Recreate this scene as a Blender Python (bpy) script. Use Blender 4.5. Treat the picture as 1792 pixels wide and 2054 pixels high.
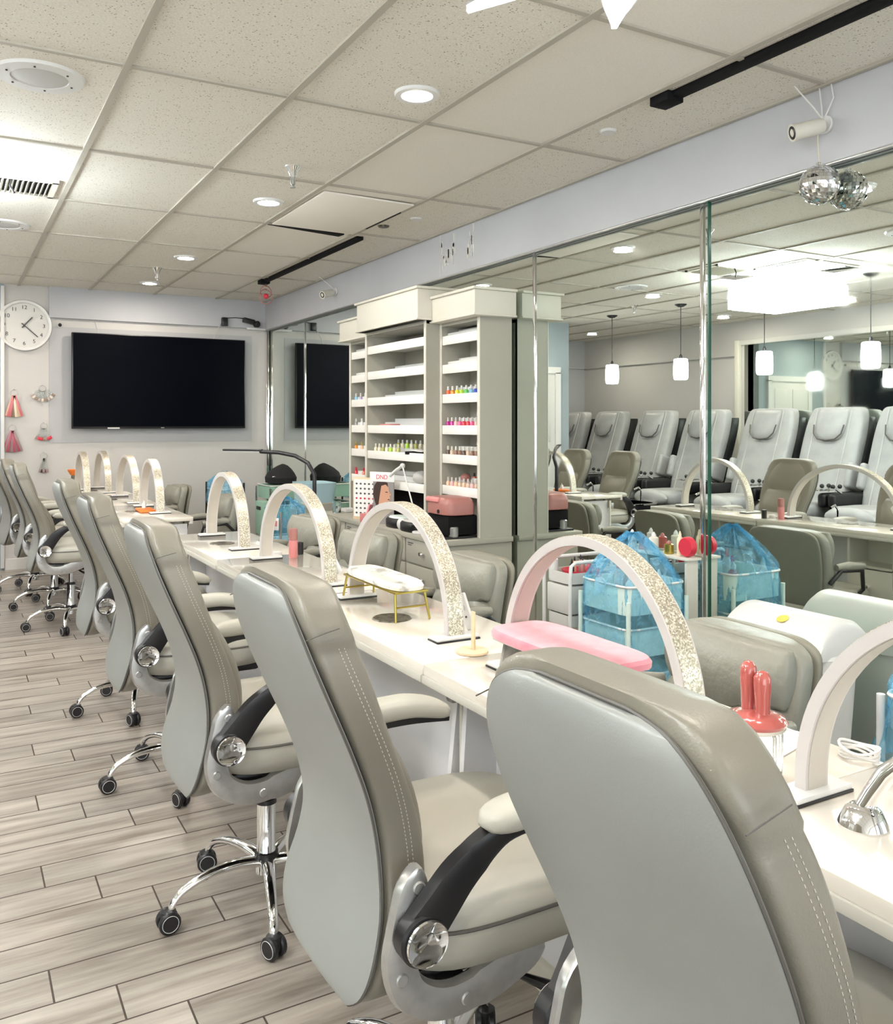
import bpy, bmesh, math, random
from mathutils import Vector, Matrix, Euler
random.seed(7)
for o in list(bpy.data.objects): bpy.data.objects.remove(o, do_unlink=True)
SC = bpy.context.scene
COL = SC.collection
PI = math.pi
# ------------------------------------------------------------------ camera
F = 1758.0
cam = bpy.data.cameras.new('camera'); camo = bpy.data.objects.new('camera', cam); COL.objects.link(camo)
cam.sensor_fit = 'HORIZONTAL'; cam.sensor_width = 36.0; cam.lens = 36.0*F/1792.0
cam.shift_y = -177.0/1792.0
cam.clip_start = 0.02
YAW = math.atan(996.0/1758.0)
camo.location = (0, 0, 1.35); camo.rotation_euler = (PI/2, 0, -YAW)
SC.camera = camo
# ------------------------------------------------------------------ colour management / world
SC.view_settings.view_transform = 'Standard'; SC.view_settings.look = 'None'
SC.view_settings.gamma = 1.0; SC.view_settings.use_curve_mapping = False
SC.view_settings.exposure = 0.85
w = bpy.data.worlds.new('world'); SC.world = w; w.use_nodes = True
w.node_tree.nodes['Background'].inputs[0].default_value = (0.85, 0.93, 1, 1)
w.node_tree.nodes['Background'].inputs[1].default_value = 1.0
CEIL = 2.642
WARM = (1.0, 0.89, 0.77); COOL = (0.82, 0.93, 1.0); NEUT = (1.0, 0.96, 0.91)
def area(name, loc, rot, sx, sy, power, color, shape='RECTANGLE', spread=PI):
    l = bpy.data.lights.new(name, 'AREA'); l.shape = shape; l.size = sx; l.size_y = sy
    l.energy = power; l.color = color; l.spread = spread
    o = bpy.data.objects.new(name, l); COL.objects.link(o); o.location = loc; o.rotation_euler = rot
    return o
area('added_front_fill', (0.0, -2.9, 1.45), (PI/2, 0, 0), 5.0, 2.2, 50, (0.93, 0.97, 1.0))  # added fill behind the camera, an unseen source posed as window daylight
DOWN = [(1.59, 3.04), (1.61, 4.94), (1.59, 6.91), (1.59, 8.32), (1.59, 1.15), (1.59, -0.8),
        (-0.2, 6.58), (-2.14, 5.8), (-2.14, 7.47), (-2.02, 9.78), (-2.1, 3.6), (-0.2, 2.7), (-0.2, 0.3), (-2.1, 1.2), (-0.2, 8.5)]  # entries neither in view nor mirrored are added for general fill
for i, (x, y) in enumerate(DOWN):
    area('downlight_glow', (x, y, CEIL-0.03), (0, 0, 0), 0.13, 0.13, 7 if x > 1 else 6, WARM, 'DISK')
def point(name, loc, r, power, color):
    l = bpy.data.lights.new(name, 'POINT'); l.shadow_soft_size = r; l.energy = power; l.color = color
    o = bpy.data.objects.new(name, l); COL.objects.link(o); o.location = loc
# ------------------------------------------------------------------ materials
def mat(name, col, rough=0.5, metal=0.0, **k):
    m = bpy.data.materials.new(name); m.use_nodes = True
    b = m.node_tree.nodes['Principled BSDF']
    b.inputs['Base Color'].default_value = (*col, 1); b.inputs['Roughness'].default_value = rough
    b.inputs['Metallic'].default_value = metal
    if 'coat' in k: b.inputs['Coat Weight'].default_value = k['coat']; b.inputs['Coat Roughness'].default_value = 0.1
    if 'trans' in k: b.inputs['Transmission Weight'].default_value = k['trans']
    if 'ior' in k: b.inputs['IOR'].default_value = k['ior']
    if 'alpha' in k: b.inputs['Alpha'].default_value = k['alpha']
    if 'sheen' in k: b.inputs['Sheen Weight'].default_value = k['sheen']
    if 'emit' in k:
        b.inputs['Emission Color'].default_value = (*k.get('ecol', col), 1); b.inputs['Emission Strength'].default_value = k['emit']
    m.diffuse_color = (*col, 1)
    return m
def N(m, t, **k):
    n = m.node_tree.nodes.new(t)
    for a, v in k.items(): setattr(n, a, v)
    return n
def L(m, a, b): m.node_tree.links.new(a, b)
def noisy(m, scale, c1, c2, bump=0.0, detail=3, stretch=(1, 1, 1), bscale=None, dist=0.002):
    b = m.node_tree.nodes['Principled BSDF']
    tc = N(m, 'ShaderNodeTexCoord'); mp = N(m, 'ShaderNodeMapping'); mp.inputs['Scale'].default_value = stretch
    L(m, tc.outputs['Object'], mp.inputs[0])
    n = N(m, 'ShaderNodeTexNoise'); n.inputs['Scale'].default_value = scale; n.inputs['Detail'].default_value = detail
    L(m, mp.outputs[0], n.inputs['Vector'])
    r = N(m, 'ShaderNodeValToRGB'); r.color_ramp.elements[0].color = (*c1, 1); r.color_ramp.elements[1].color = (*c2, 1)
    r.color_ramp.elements[0].position = 0.3; r.color_ramp.elements[1].position = 0.7
    L(m, n.outputs['Fac'], r.inputs[0]); L(m, r.outputs[0], b.inputs['Base Color'])
    if bump:
        n2 = N(m, 'ShaderNodeTexNoise'); n2.inputs['Scale'].default_value = bscale or scale; n2.inputs['Detail'].default_value = 4
        L(m, mp.outputs[0], n2.inputs['Vector'])
        bp = N(m, 'ShaderNodeBump'); bp.inputs['Strength'].default_value = bump; bp.inputs['Distance'].default_value = dist
        L(m, n2.outputs['Fac'], bp.inputs['Height']); L(m, bp.outputs[0], b.inputs['Normal'])
    return m
M = {}
M['leather'] = noisy(mat('leather_light', (.55, .55, .5), .38), 2.5, (.262, .275, .264), (.30, .313, .302), .25, bscale=420, dist=.0006)
M['seat'] = noisy(mat('leather_lit_seat', (.45, .44, .39), .42), 3, (.42, .41, .355), (.48, .47, .41), .3, bscale=380, dist=.0006)  # taupe lightened: the light on seat tops is put into the colour
M['taupe'] = noisy(mat('leather_taupe', (.4, .38, .33), .36), 3, (.19, .177, .142), (.225, .21, .172), .35, bscale=380, dist=.0008)
M['tech'] = noisy(mat('leather_grey', (.4, .39, .35), .4), 5, (.25, .25, .21), (.31, .305, .26), .5, bscale=18, dist=.01)
M['techback'] = noisy(mat('leather_olive', (.33, .32, .27), .5), 3, (.20, .195, .155), (.25, .24, .19), .2, bscale=300, dist=.0006)
M['pedi'] = noisy(mat('leather_pale', (.6, .6, .6), .45), 6, (.38, .385, .39), (.45, .455, .455), .4, bscale=30, dist=.004)
M['seam'] = mat('dark_piping', (.10, .095, .085), .5)
M['stitch'] = mat('stitch_thread', (.62, .58, .50), .7)
M['black'] = mat('black_plastic', (.012, .012, .014), .35)
M['blackm'] = mat('black_matte', (.008, .008, .009), .8)
M['blackm'].node_tree.nodes['Principled BSDF'].inputs['Specular IOR Level'].default_value = .15
M['silver'] = noisy(mat('silver_plastic', (.5, .5, .49), .3, .75), 40, (.46, .46, .455), (.54, .54, .53))
M['chrome'] = mat('chrome', (.88, .88, .88), .06, 1.0)
M['white'] = mat('white_plastic', (.72, .72, .71), .35)
M['whitem'] = mat('white_matte', (.66, .655, .63), .6)
M['pinkwhite'] = mat('blush_white_enamel', (.60, .565, .55), .4)
M['diffuser'] = mat('lamp_diffuser', (.55, .51, .45), .5)
M['cab'] = noisy(mat('cabinet_grey', (.4, .39, .34), .5), 1.5, (.40, .39, .33), (.43, .42, .36))
M['cabtop'] = mat('cabinet_cream', (.70, .68, .60), .45)
M['shelfw'] = mat('shelf_white', (.88, .87, .83), .4)
M['riser'] = mat('riser_white', (.78, .79, .78), .4)
M['panelw'] = noisy(mat('table_panel_white', (.72, .73, .75), .45), 2, (.70, .71, .73), (.78, .78, .80), stretch=(1, 1, .2))
M['darkgap'] = mat('plinth_grey', (.25, .25, .24), .6)  # even grey for the plinth, darker than the cabinet
M['gold'] = mat('brass', (.50, .40, .10), .3, 1.0)
M['wood'] = noisy(mat('pale_wood', (.75, .58, .38), .5), 8, (.70, .53, .34), (.80, .64, .44), stretch=(1, 6, 6))
M['pinkvel'] = noisy(mat('pink_velvet', (.85, .30, .38), .85, sheen=.6), 25, (.72, .22, .28), (.82, .32, .38), .6, bscale=250, dist=.001)
M['coral'] = mat('coral_ceramic', (.50, .12, .105), .12, coat=.8)
M['pinkpl'] = mat('pink_plastic', (.62, .22, .22), .3)
M['rose'] = mat('rose_gold_plastic', (.40, .165, .145), .35)
M['screen'] = mat('tv_screen', (.001, .0015, .004), .3)
M['screen'].node_tree.nodes['Principled BSDF'].inputs['Specular IOR Level'].default_value = .04
M['green'] = mat('green_plastic', (.28, .46, .36), .5)
M['palegl'] = mat('pale_blue_plastic', (.42, .58, .64), .3)
M['tealtray'] = mat('mint_tray', (.70, .84, .79), .45)
M['glass'] = mat('clear_glass', (.95, .97, .96), .03, trans=1.0, ior=1.45)
M['glassedge'] = mat('green_glass_edge', (.02, .10, .07), .15)
M['red'] = mat('red_plastic', (.65, .03, .06), .35)
M['orange'] = mat('orange_plastic', (.9, .22, .03), .4)
M['navy'] = mat('navy_plastic', (.02, .03, .14), .3)
M['marblec'] = noisy(mat('marble_cushion', (.85, .84, .8), .35), 14, (.42, .40, .36), (.90, .88, .82), detail=8)
M['marblec'].node_tree.nodes['Color Ramp'].color_ramp.elements[0].position = .40
M['marblec'].node_tree.nodes['Color Ramp'].color_ramp.elements[1].position = .47
M['grille'] = noisy(mat('dark_grille', (.12, .11, .10), .4, .6), 60, (.03, .03, .03), (.30, .27, .22))
M['cord'] = mat('white_cord', (.75, .74, .72), .5)
M['paper'] = mat('paper', (.88, .88, .87), .7)
M['ink'] = mat('ink', (.08, .08, .09), .7)
M['ltgrey'] = mat('light_grey', (.55, .55, .54), .5)
M['skin'] = mat('printed_skin', (.62, .33, .22), .5)
M['hairm'] = mat('printed_hair', (.05, .025, .02), .5)
M['printbg'] = mat('printed_grey', (.30, .28, .28), .5)
M['lampon'] = mat('lamp_lens', (1, .93, .8), .4, emit=26, ecol=(1, .93, .82))
M['ledon'] = mat('led_panel', (1, 1, 1), .4, emit=20, ecol=(1, 1, 1))
M['crystal'] = mat('lit_crystal', (.9, 1, 1), .2, emit=9.5, ecol=(.97, .98, 1.0))
M['pend'] = mat('lit_glass_shade', (1, 1, 1), .3, emit=9, ecol=(1, .99, .97))
M['fabric'] = mat('black_cloth', (.01, .01, .012), .9)
M['string'] = mat('string', (.7, .65, .45), .7)

def mirror_mat():
    m = mat('mirror', (.80, .86, .815), .0, 1.0)
    b = m.node_tree.nodes['Principled BSDF']
    tc = N(m, 'ShaderNodeTexCoord'); n = N(m, 'ShaderNodeTexNoise'); n.inputs['Scale'].default_value = 3; n.inputs['Detail'].default_value = 6
    L(m, tc.outputs['Object'], n.inputs['Vector'])
    r = N(m, 'ShaderNodeMapRange'); r.inputs[1].default_value = .55; r.inputs[2].default_value = .8; r.inputs[3].default_value = 0.0; r.inputs[4].default_value = .06
    L(m, n.outputs['Fac'], r.inputs[0]); L(m, r.outputs[0], b.inputs['Roughness'])
    return m
M['mirror'] = mirror_mat()
def wall_mat(name, c1, c2):
    return noisy(mat(name, c1, .75), 1.2, c1, c2, .15, bscale=160, dist=.001)
M['wall'] = wall_mat('wall_paint', (.55, .535, .515), (.61, .595, .575))
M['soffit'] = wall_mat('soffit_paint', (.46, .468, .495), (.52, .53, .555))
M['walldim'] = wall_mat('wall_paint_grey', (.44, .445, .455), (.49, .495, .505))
M['wallblue'] = wall_mat('wall_paint_blue', (.32, .38, .41), (.36, .42, .45))
def glitter():
    m = mat('glitter', (.7, .65, .5), .35, .55); b = m.node_tree.nodes['Principled BSDF']
    tc = N(m, 'ShaderNodeTexCoord'); v = N(m, 'ShaderNodeTexVoronoi'); v.inputs['Scale'].default_value = 330
    L(m, tc.outputs['Object'], v.inputs['Vector'])
    sx = N(m, 'ShaderNodeSeparateColor'); L(m, v.outputs['Color'], sx.inputs[0])
    r = N(m, 'ShaderNodeValToRGB'); e = r.color_ramp.elements
    e[0].color = (.36, .32, .24, 1); e[1].color = (1, .97, .85, 1); e[1].position = .95
    x = e.new(.45); x.color = (.58, .52, .40, 1); x = e.new(.75); x.color = (.80, .74, .62, 1)
    L(m, sx.outputs[0], r.inputs[0]); L(m, r.outputs[0], b.inputs['Base Color'])
    bp = N(m, 'ShaderNodeBump'); bp.inputs['Strength'].default_value = .8; bp.inputs['Distance'].default_value = .002
    L(m, sx.outputs[1], bp.inputs['Height']); L(m, bp.outputs[0], b.inputs['Normal'])
    return m
M['glitter'] = glitter()
def table_mat():
    m = mat('glossy_marble_top', (.8, .75, .66), .10, coat=.6)
    noisy(m, 2.2, (.80, .745, .66), (.86, .82, .75), detail=6)
    return m
M['top'] = table_mat()
M['topedge'] = mat('table_edge', (.62, .60, .54), .4)
def bluebag():
    m = bpy.data.materials.new('blue_plastic_film'); m.use_nodes = True; nt = m.node_tree
    b = nt.nodes['Principled BSDF']; b.inputs['Base Color'].default_value = (.22, .55, .80, 1); b.inputs['Roughness'].default_value = .08
    b.inputs['Specular IOR Level'].default_value = .9
    out = nt.nodes['Material Output']; tr = N(m, 'ShaderNodeBsdfTransparent'); tr.inputs[0].default_value = (.74, .92, .99, 1)
    mx = N(m, 'ShaderNodeMixShader'); tc = N(m, 'ShaderNodeTexCoord'); n = N(m, 'ShaderNodeTexNoise'); n.inputs['Scale'].default_value = 14; n.inputs['Detail'].default_value = 6
    n.inputs['Distortion'].default_value = 1.5
    L(m, tc.outputs['Object'], n.inputs['Vector'])
    r = N(m, 'ShaderNodeMapRange'); r.inputs[1].default_value = .38; r.inputs[2].default_value = .7; r.inputs[3].default_value = .10; r.inputs[4].default_value = .55
    L(m, n.outputs['Fac'], r.inputs[0]); L(m, r.outputs[0], mx.inputs[0]); L(m, tr.outputs[0], mx.inputs[1]); L(m, b.outputs[0], mx.inputs[2])
    bp = N(m, 'ShaderNodeBump'); bp.inputs['Strength'].default_value = 1; bp.inputs['Distance'].default_value = .012
    L(m, n.outputs['Fac'], bp.inputs['Height']); L(m, bp.outputs[0], b.inputs['Normal'])
    L(m, mx.outputs[0], out.inputs[0])
    return m
M['bag'] = bluebag()
def math_node(m, op, a, b=None, c=None):
    n = N(m, 'ShaderNodeMath', operation=op)
    for i, v in enumerate((a, b, c)):
        if v is None: continue
        if isinstance(v, (int, float)): n.inputs[i].default_value = v
        else: L(m, v, n.inputs[i])
    return n.outputs[0]
def floor_mat():
    m = mat('plank_tile_floor', (.6, .55, .48), .32); b = m.node_tree.nodes['Principled BSDF']
    g = N(m, 'ShaderNodeNewGeometry'); s = N(m, 'ShaderNodeSeparateXYZ'); L(m, g.outputs['Position'], s.inputs[0])
    X, Y = s.outputs[0], s.outputs[1]
    W, LEN = .142, .575
    ky = math_node(m, 'DIVIDE', math_node(m, 'SUBTRACT', Y, 2.369), W)
    k = math_node(m, 'FLOOR', ky); fy = math_node(m, 'FRACT', ky)
    xo = math_node(m, 'DIVIDE', math_node(m, 'ADD', math_node(m, 'SUBTRACT', X, .65), math_node(m, 'MULTIPLY', k, .1365)), LEN)
    kx = math_node(m, 'FLOOR', xo); fx = math_node(m, 'FRACT', xo)
    ey = math_node(m, 'ABSOLUTE', math_node(m, 'SUBTRACT', fy, .5)); ex = math_node(m, 'ABSOLUTE', math_node(m, 'SUBTRACT', fx, .5))
    gy = math_node(m, 'GREATER_THAN', ey, .5-.0024/W); gx = math_node(m, 'GREATER_THAN', ex, .5-.0024/LEN)
    gr = math_node(m, 'MAXIMUM', gx, gy)
    cv = N(m, 'ShaderNodeCombineXYZ'); L(m, kx, cv.inputs[0]); L(m, k, cv.inputs[1])
    wn = N(m, 'ShaderNodeTexWhiteNoise'); L(m, cv.outputs[0], wn.inputs['Vector'])
    # streaks along the plank
    mp = N(m, 'ShaderNodeMapping'); mp.inputs['Scale'].default_value = (2.2, 26, 1); L(m, g.outputs['Position'], mp.inputs[0])
    off = N(m, 'ShaderNodeVectorMath', operation='ADD'); L(m, mp.outputs[0], off.inputs[0])
    sc = N(m, 'ShaderNodeVectorMath', operation='SCALE'); sc.inputs['Scale'].default_value = 17; L(m, wn.outputs['Color'], sc.inputs[0]); L(m, sc.outputs[0], off.inputs[1])
    n = N(m, 'ShaderNodeTexNoise'); n.inputs['Scale'].default_value = 1.0; n.inputs['Detail'].default_value = 5; n.inputs['Roughness'].default_value = .6
    L(m, off.outputs[0], n.inputs['Vector'])
    r = N(m, 'ShaderNodeValToRGB'); e = r.color_ramp.elements; e[0].position = .28; e[1].position = .72
    e[0].color = (.18, .148, .122, 1); e[1].color = (.47, .43, .375, 1); x = e.new(.5); x.color = (.34, .305, .265, 1)
    L(m, n.outputs['Fac'], r.inputs[0])
    mx = N(m, 'ShaderNodeMix', data_type='RGBA', blend_type='MULTIPLY'); mx.inputs['Factor'].default_value = 1
    tr = N(m, 'ShaderNodeMapRange'); tr.inputs[3].default_value = .86; tr.inputs[4].default_value = 1.08; L(m, wn.outputs['Value'], tr.inputs[0])
    L(m, r.outputs[0], mx.inputs['A']); L(m, tr.outputs[0], mx.inputs['B'])
    m2 = N(m, 'ShaderNodeMix', data_type='RGBA'); L(m, gr, m2.inputs['Factor']); L(m, mx.outputs['Result'], m2.inputs['A'])
    m2.inputs['B'].default_value = (.055, .04, .03, 1); L(m, m2.outputs['Result'], b.inputs['Base Color'])
    rr = math_node(m, 'ADD', math_node(m, 'MULTIPLY', gr, .4), .30); L(m, rr, b.inputs['Roughness'])
    bp = N(m, 'ShaderNodeBump'); bp.inputs['Strength'].default_value = .6; bp.inputs['Distance'].default_value = .003; bp.invert = True
    L(m, gr, bp.inputs['Height']); L(m, bp.outputs[0], b.inputs['Normal'])
    return m
def ceil_mat():
    m = mat('acoustic_tile', (.7, .68, .64), .9); b = m.node_tree.nodes['Principled BSDF']
    g = N(m, 'ShaderNodeNewGeometry')
    v = N(m, 'ShaderNodeTexVoronoi'); v.inputs['Scale'].default_value = 78; v.inputs['Randomness'].default_value = 1; L(m, g.outputs['Position'], v.inputs['Vector'])
    n = N(m, 'ShaderNodeTexNoise'); n.inputs['Scale'].default_value = 30; n.inputs['Detail'].default_value = 3; L(m, g.outputs['Position'], n.inputs['Vector'])
    d = math_node(m, 'LESS_THAN', v.outputs['Distance'], .22); d2 = math_node(m, 'GREATER_THAN', n.outputs['Fac'], .5)
    s = N(m, 'ShaderNodeSeparateXYZ'); L(m, g.outputs['Position'], s.inputs[0])
    plain = math_node(m, 'MULTIPLY', math_node(m, 'GREATER_THAN', s.outputs[0], 1.761), math_node(m, 'LESS_THAN', s.outputs[0], 2.384))
    d = math_node(m, 'MULTIPLY', math_node(m, 'MULTIPLY', d, d2), math_node(m, 'SUBTRACT', 1, math_node(m, 'MULTIPLY', plain, .8)))
    n2 = N(m, 'ShaderNodeTexNoise'); n2.inputs['Scale'].default_value = 140; L(m, g.outputs['Position'], n2.inputs['Vector'])
    r = N(m, 'ShaderNodeValToRGB'); r.color_ramp.elements[0].color = (.70, .665, .59, 1); r.color_ramp.elements[1].color = (.82, .785, .71, 1)
    r.color_ramp.elements[0].position = .35; r.color_ramp.elements[1].position = .65; L(m, n2.outputs['Fac'], r.inputs[0])
    mx = N(m, 'ShaderNodeMix', data_type='RGBA'); L(m, math_node(m, 'MULTIPLY', d, .9), mx.inputs['Factor']); L(m, r.outputs[0], mx.inputs['A']); mx.inputs['B'].default_value = (.30, .26, .21, 1)
    m3 = N(m, 'ShaderNodeMix', data_type='RGBA'); L(m, math_node(m, 'MULTIPLY', plain, .6), m3.inputs['Factor']); L(m, mx.outputs['Result'], m3.inputs['A']); m3.inputs['B'].default_value = (.84, .80, .74, 1)
    L(m, m3.outputs['Result'], b.inputs['Base Color'])
    return m
M['floor'] = floor_mat(); M['ceil'] = ceil_mat()
M['newtile'] = mat('plain_ceiling_tile', (.86, .82, .75), .85)
M['tbar'] = mat('ceiling_grid_paint', (.46, .43, .37), .6)

# ------------------------------------------------------------------ mesh helpers
def rotm(r): return Euler(r).to_matrix().to_4x4() if r else Matrix.Identity(4)
class MB:
    def __init__(s): s.v = []; s.f = []
    def add(s, vs, fs, mtx=None):
        o = len(s.v)
        for p in vs:
            p = Vector(p)
            s.v.append(tuple(mtx @ p) if mtx else tuple(p))
        s.f += [[o+i for i in f] for f in fs]; return s
    def box(s, c, d, bev=0.0, rot=None, seg=2):
        bm = bmesh.new(); bmesh.ops.create_cube(bm, size=1)
        for v in bm.verts: v.co = Vector((v.co.x*d[0], v.co.y*d[1], v.co.z*d[2]))
        if bev > 0: bmesh.ops.bevel(bm, geom=bm.edges[:], offset=min(bev, min(d)*.49), segments=seg, profile=.5, affect='EDGES')
        bm.verts.index_update()
        s.add([v.co.copy() for v in bm.verts], [[v.index for v in f.verts] for f in bm.faces], Matrix.Translation(c) @ rotm(rot)); bm.free(); return s
    def lathe(s, prof, c=(0, 0, 0), n=24, rot=None, sx=1, sy=1):
        vs = []; fs = []
        for r, z in prof:
            for i in range(n):
                a = 2*PI*i/n; vs.append((r*math.cos(a)*sx, r*math.sin(a)*sy, z))
        m = len(prof)
        for j in range(m-1):
            for i in range(n): fs.append([j*n+i, j*n+(i+1) % n, (j+1)*n+(i+1) % n, (j+1)*n+i])
        if prof[0][0] > 1e-5: fs.append(list(range(n))[::-1])
        if prof[-1][0] > 1e-5: fs.append([(m-1)*n+i for i in range(n)])
        return s.add(vs, fs, Matrix.Translation(c) @ rotm(rot))
    def cyl(s, c, r, h, n=24, rot=None, bev=.0):
        b = min(bev, r*.5, h*.5)
        p = [(r, -h/2), (r, h/2)] if b <= 0 else [(r-b, -h/2), (r, -h/2+b), (r, h/2-b), (r-b, h/2)]
        return s.lathe(p, c, n, rot)
    def ball(s, c, r, n=16, sx=1, sy=1, sz=1, rot=None):
        p = [(0 if j in (0, n//2) else r*math.sin(PI*j/(n//2)), -r*math.cos(PI*j/(n//2))*sz) for j in range(n//2+1)]
        return s.lathe(p, c, n, rot, sx, sy)
    def tube(s, pts, r, n=10, flat=1.0, cap=True):
        pts = [Vector(p) for p in pts]; k = len(pts); rs = r if isinstance(r, (list, tuple)) else [r]*k
        vs = []; fs = []; up = None
        for i, p in enumerate(pts):
            t = (pts[min(i+1, k-1)]-pts[max(i-1, 0)]).normalized()
            if up is None:
                up = Vector((0, 0, 1)) if abs(t.z) < .9 else Vector((1, 0, 0))
            a = t.cross(up)
            if a.length < 1e-4: a = t.cross(Vector((1, 0, 0)))
            a.normalize(); up = a.cross(t).normalized()
            for j in range(n):
                q = 2*PI*j/n; vs.append(p + a*math.cos(q)*rs[i] + up*math.sin(q)*rs[i]*flat)
        for i in range(k-1):
            for j in range(n): fs.append([i*n+j, i*n+(j+1) % n, (i+1)*n+(j+1) % n, (i+1)*n+j])
        if cap: fs.append(list(range(n))[::-1]); fs.append([(k-1)*n+j for j in range(n)])
        return s.add(vs, fs)
    def loft(s, rings, cap=True, closed=False):
        n = len(rings[0]); vs = [p for r in rings for p in r]; fs = []
        for j in range(len(rings)-1):
            for i in range(n): fs.append([j*n+i, j*n+(i+1) % n, (j+1)*n+(i+1) % n, (j+1)*n+i])
        if cap: fs.append(list(range(n))[::-1]); fs.append([(len(rings)-1)*n+i for i in range(n)])
        return s.add(vs, fs)
    def prism(s, pts, y0, y1, plane='xz', bev=0.0):
        # outline extruded along the third axis
        def P(a, b, t): return {'xz': (a, t, b), 'xy': (a, b, t), 'yz': (t, a, b)}[plane]
        n = len(pts)
        layers = [(y0, 1), (y1, 1)]
        if bev > 0:
            cx = sum(p[0] for p in pts)/n; cy = sum(p[1] for p in pts)/n
            def inset(q):
                out = []
                for i in range(n):
                    a = Vector(pts[i-1]); b = Vector(pts[i]); c = Vector(pts[(i+1) % n])
                    t = (c-a).normalized(); nn = Vector((t.y, -t.x))
                    ar = sum(pts[k][0]*pts[(k+1) % n][1]-pts[(k+1) % n][0]*pts[k][1] for k in range(n))
                    if ar > 0: nn = -nn
                    out.append(tuple(b+nn*q))
                return out
            ins = inset(bev)
            rows = [[P(a, b, y0) for a, b in ins], [P(a, b, y0+bev*(1 if y1 > y0 else -1)) for a, b in pts], [P(a, b, y1-bev*(1 if y1 > y0 else -1)) for a, b in pts], [P(a, b, y1) for a, b in ins]]
        else: rows = [[P(a, b, y0) for a, b in pts], [P(a, b, y1) for a, b in pts]]
        return s.loft(rows)
    def obj(s, name, m, parent=None, loc=None, smooth=True, ang=40):
        me = bpy.data.meshes.new(name); me.from_pydata(s.v, [], s.f)
        bm = bmesh.new(); bm.from_mesh(me); bmesh.ops.recalc_face_normals(bm, faces=bm.faces[:]); bm.to_mesh(me); bm.free()
        me.materials.append(M[m] if isinstance(m, str) else m)
        if smooth:
            me.shade_smooth(); me.set_sharp_from_angle(angle=math.radians(ang))
        o = bpy.data.objects.new(name, me); COL.objects.link(o)
        if parent: o.parent = parent
        if loc: o.location = loc
        return o
def tag(o, label, cat, group=None, kind=None):
    o['label'] = label; o['category'] = cat
    if group: o['group'] = group
    if kind: o['kind'] = kind
    return o
def thing(name, label, cat, loc=(0, 0, 0), rz=0, group=None):
    o = bpy.data.objects.new(name, None); o.empty_display_size = .05; COL.objects.link(o); o.location = loc; o.rotation_euler = (0, 0, rz)
    return tag(o, label, cat, group)
def dup(root, loc, rz, label, group=None):
    def cp(o, par):
        c = o.copy(); COL.objects.link(c); c.parent = par
        for ch in [x for x in bpy.data.objects if x.parent == o]: cp(ch, c)
        return c
    r = root.copy(); COL.objects.link(r); r.location = loc; r.rotation_euler = (0, 0, rz); r['label'] = label
    if group: r['group'] = group
    for ch in [x for x in bpy.data.objects if x.parent == root]: cp(ch, r)
    return r
def struct(mb, name, m, **k):
    o = mb.obj(name, m, **k); o['kind'] = 'structure'; return o
def interp(tab, n):
    # smooth resampling of a table of tuples along its first column
    out = []; k = len(tab)
    for i in range(n):
        t = i/(n-1)*(k-1); j = min(int(t), k-2); u = t-j
        p0 = tab[max(j-1, 0)]; p1 = tab[j]; p2 = tab[j+1]; p3 = tab[min(j+2, k-1)]
        out.append(tuple(.5*((2*b)+(-a+c)*u+(2*a-5*b+4*c-d)*u*u+(-a+3*b-3*c+d)*u**3) for a, b, c, d in zip(p0, p1, p2, p3)))
    return out
def sq(cx, cy, a, b, z, e=3.5, n=36):
    r = []
    for i in range(n):
        t = 2*PI*i/n; C, S = math.cos(t), math.sin(t)
        r.append((cx+a*math.copysign(abs(C)**(2/e), C), cy+b*math.copysign(abs(S)**(2/e), S), z))
    return r
def text_mesh(body, size, m, name, parent, loc, rot, ext=.0005, align='CENTER'):
    cu = bpy.data.curves.new(name, 'FONT'); cu.body = body; cu.size = size; cu.extrude = ext; cu.align_x = align; cu.align_y = 'CENTER'
    t = bpy.data.objects.new(name+'_tmp', cu); COL.objects.link(t)
    dg = bpy.context.evaluated_depsgraph_get(); dg.update(); me = bpy.data.meshes.new_from_object(t.evaluated_get(dg))
    bpy.data.objects.remove(t, do_unlink=True)
    me.materials.clear(); me.materials.append(M[m])
    o = bpy.data.objects.new(name, me); COL.objects.link(o); o.location = loc; o.rotation_euler = rot
    if parent: o.parent = parent
    return o

# ------------------------------------------------------------------ room shell
XL, XM, YB = -2.82, 2.945, 9.05
struct(MB().box((.0, 4.5, -.05), (6.6, 15, .1)), 'floor', 'floor', smooth=False)
struct(MB().box((.0, 4.5, CEIL+.05), (6.6, 15, .1)), 'ceiling', 'ceil', smooth=False)
g = MB()
for x in (-2.496, -1.886, -1.276, -.666, -.056, .554, 1.166, 1.761, 2.384): g.box((x, 4.4, CEIL-.004), (.026, 14.6, .012))
for y in (-2.1, -1.03, .04, 1.11, 2.18, 3.31, 4.42, 5.46, 6.47, 7.48, 8.45): g.box((.03, y, CEIL-.003), (5.7, .022, .010))
g.box((2.885, 3, CEIL-.005), (.02, 12, .014)); g.box((1.9, YB-.03, CEIL-.005), (2.2, .02, .014))
struct(g, 'trim_1', 'tbar', smooth=False)
struct(MB().box((XM+.16, 3, 1.32), (.3, 12.2, 2.66)), 'wall_right', 'walldim', smooth=False)
sf = MB().box((2.98, 3, (2.34+CEIL)/2), (.16, 12.1, CEIL-2.34), .004)
struct(sf, 'trim_2', 'soffit', smooth=False)
struct(MB().box((2.905, 3, 2.336), (.014, 12.1, .008), .001), 'trim_3', 'silver')
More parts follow.
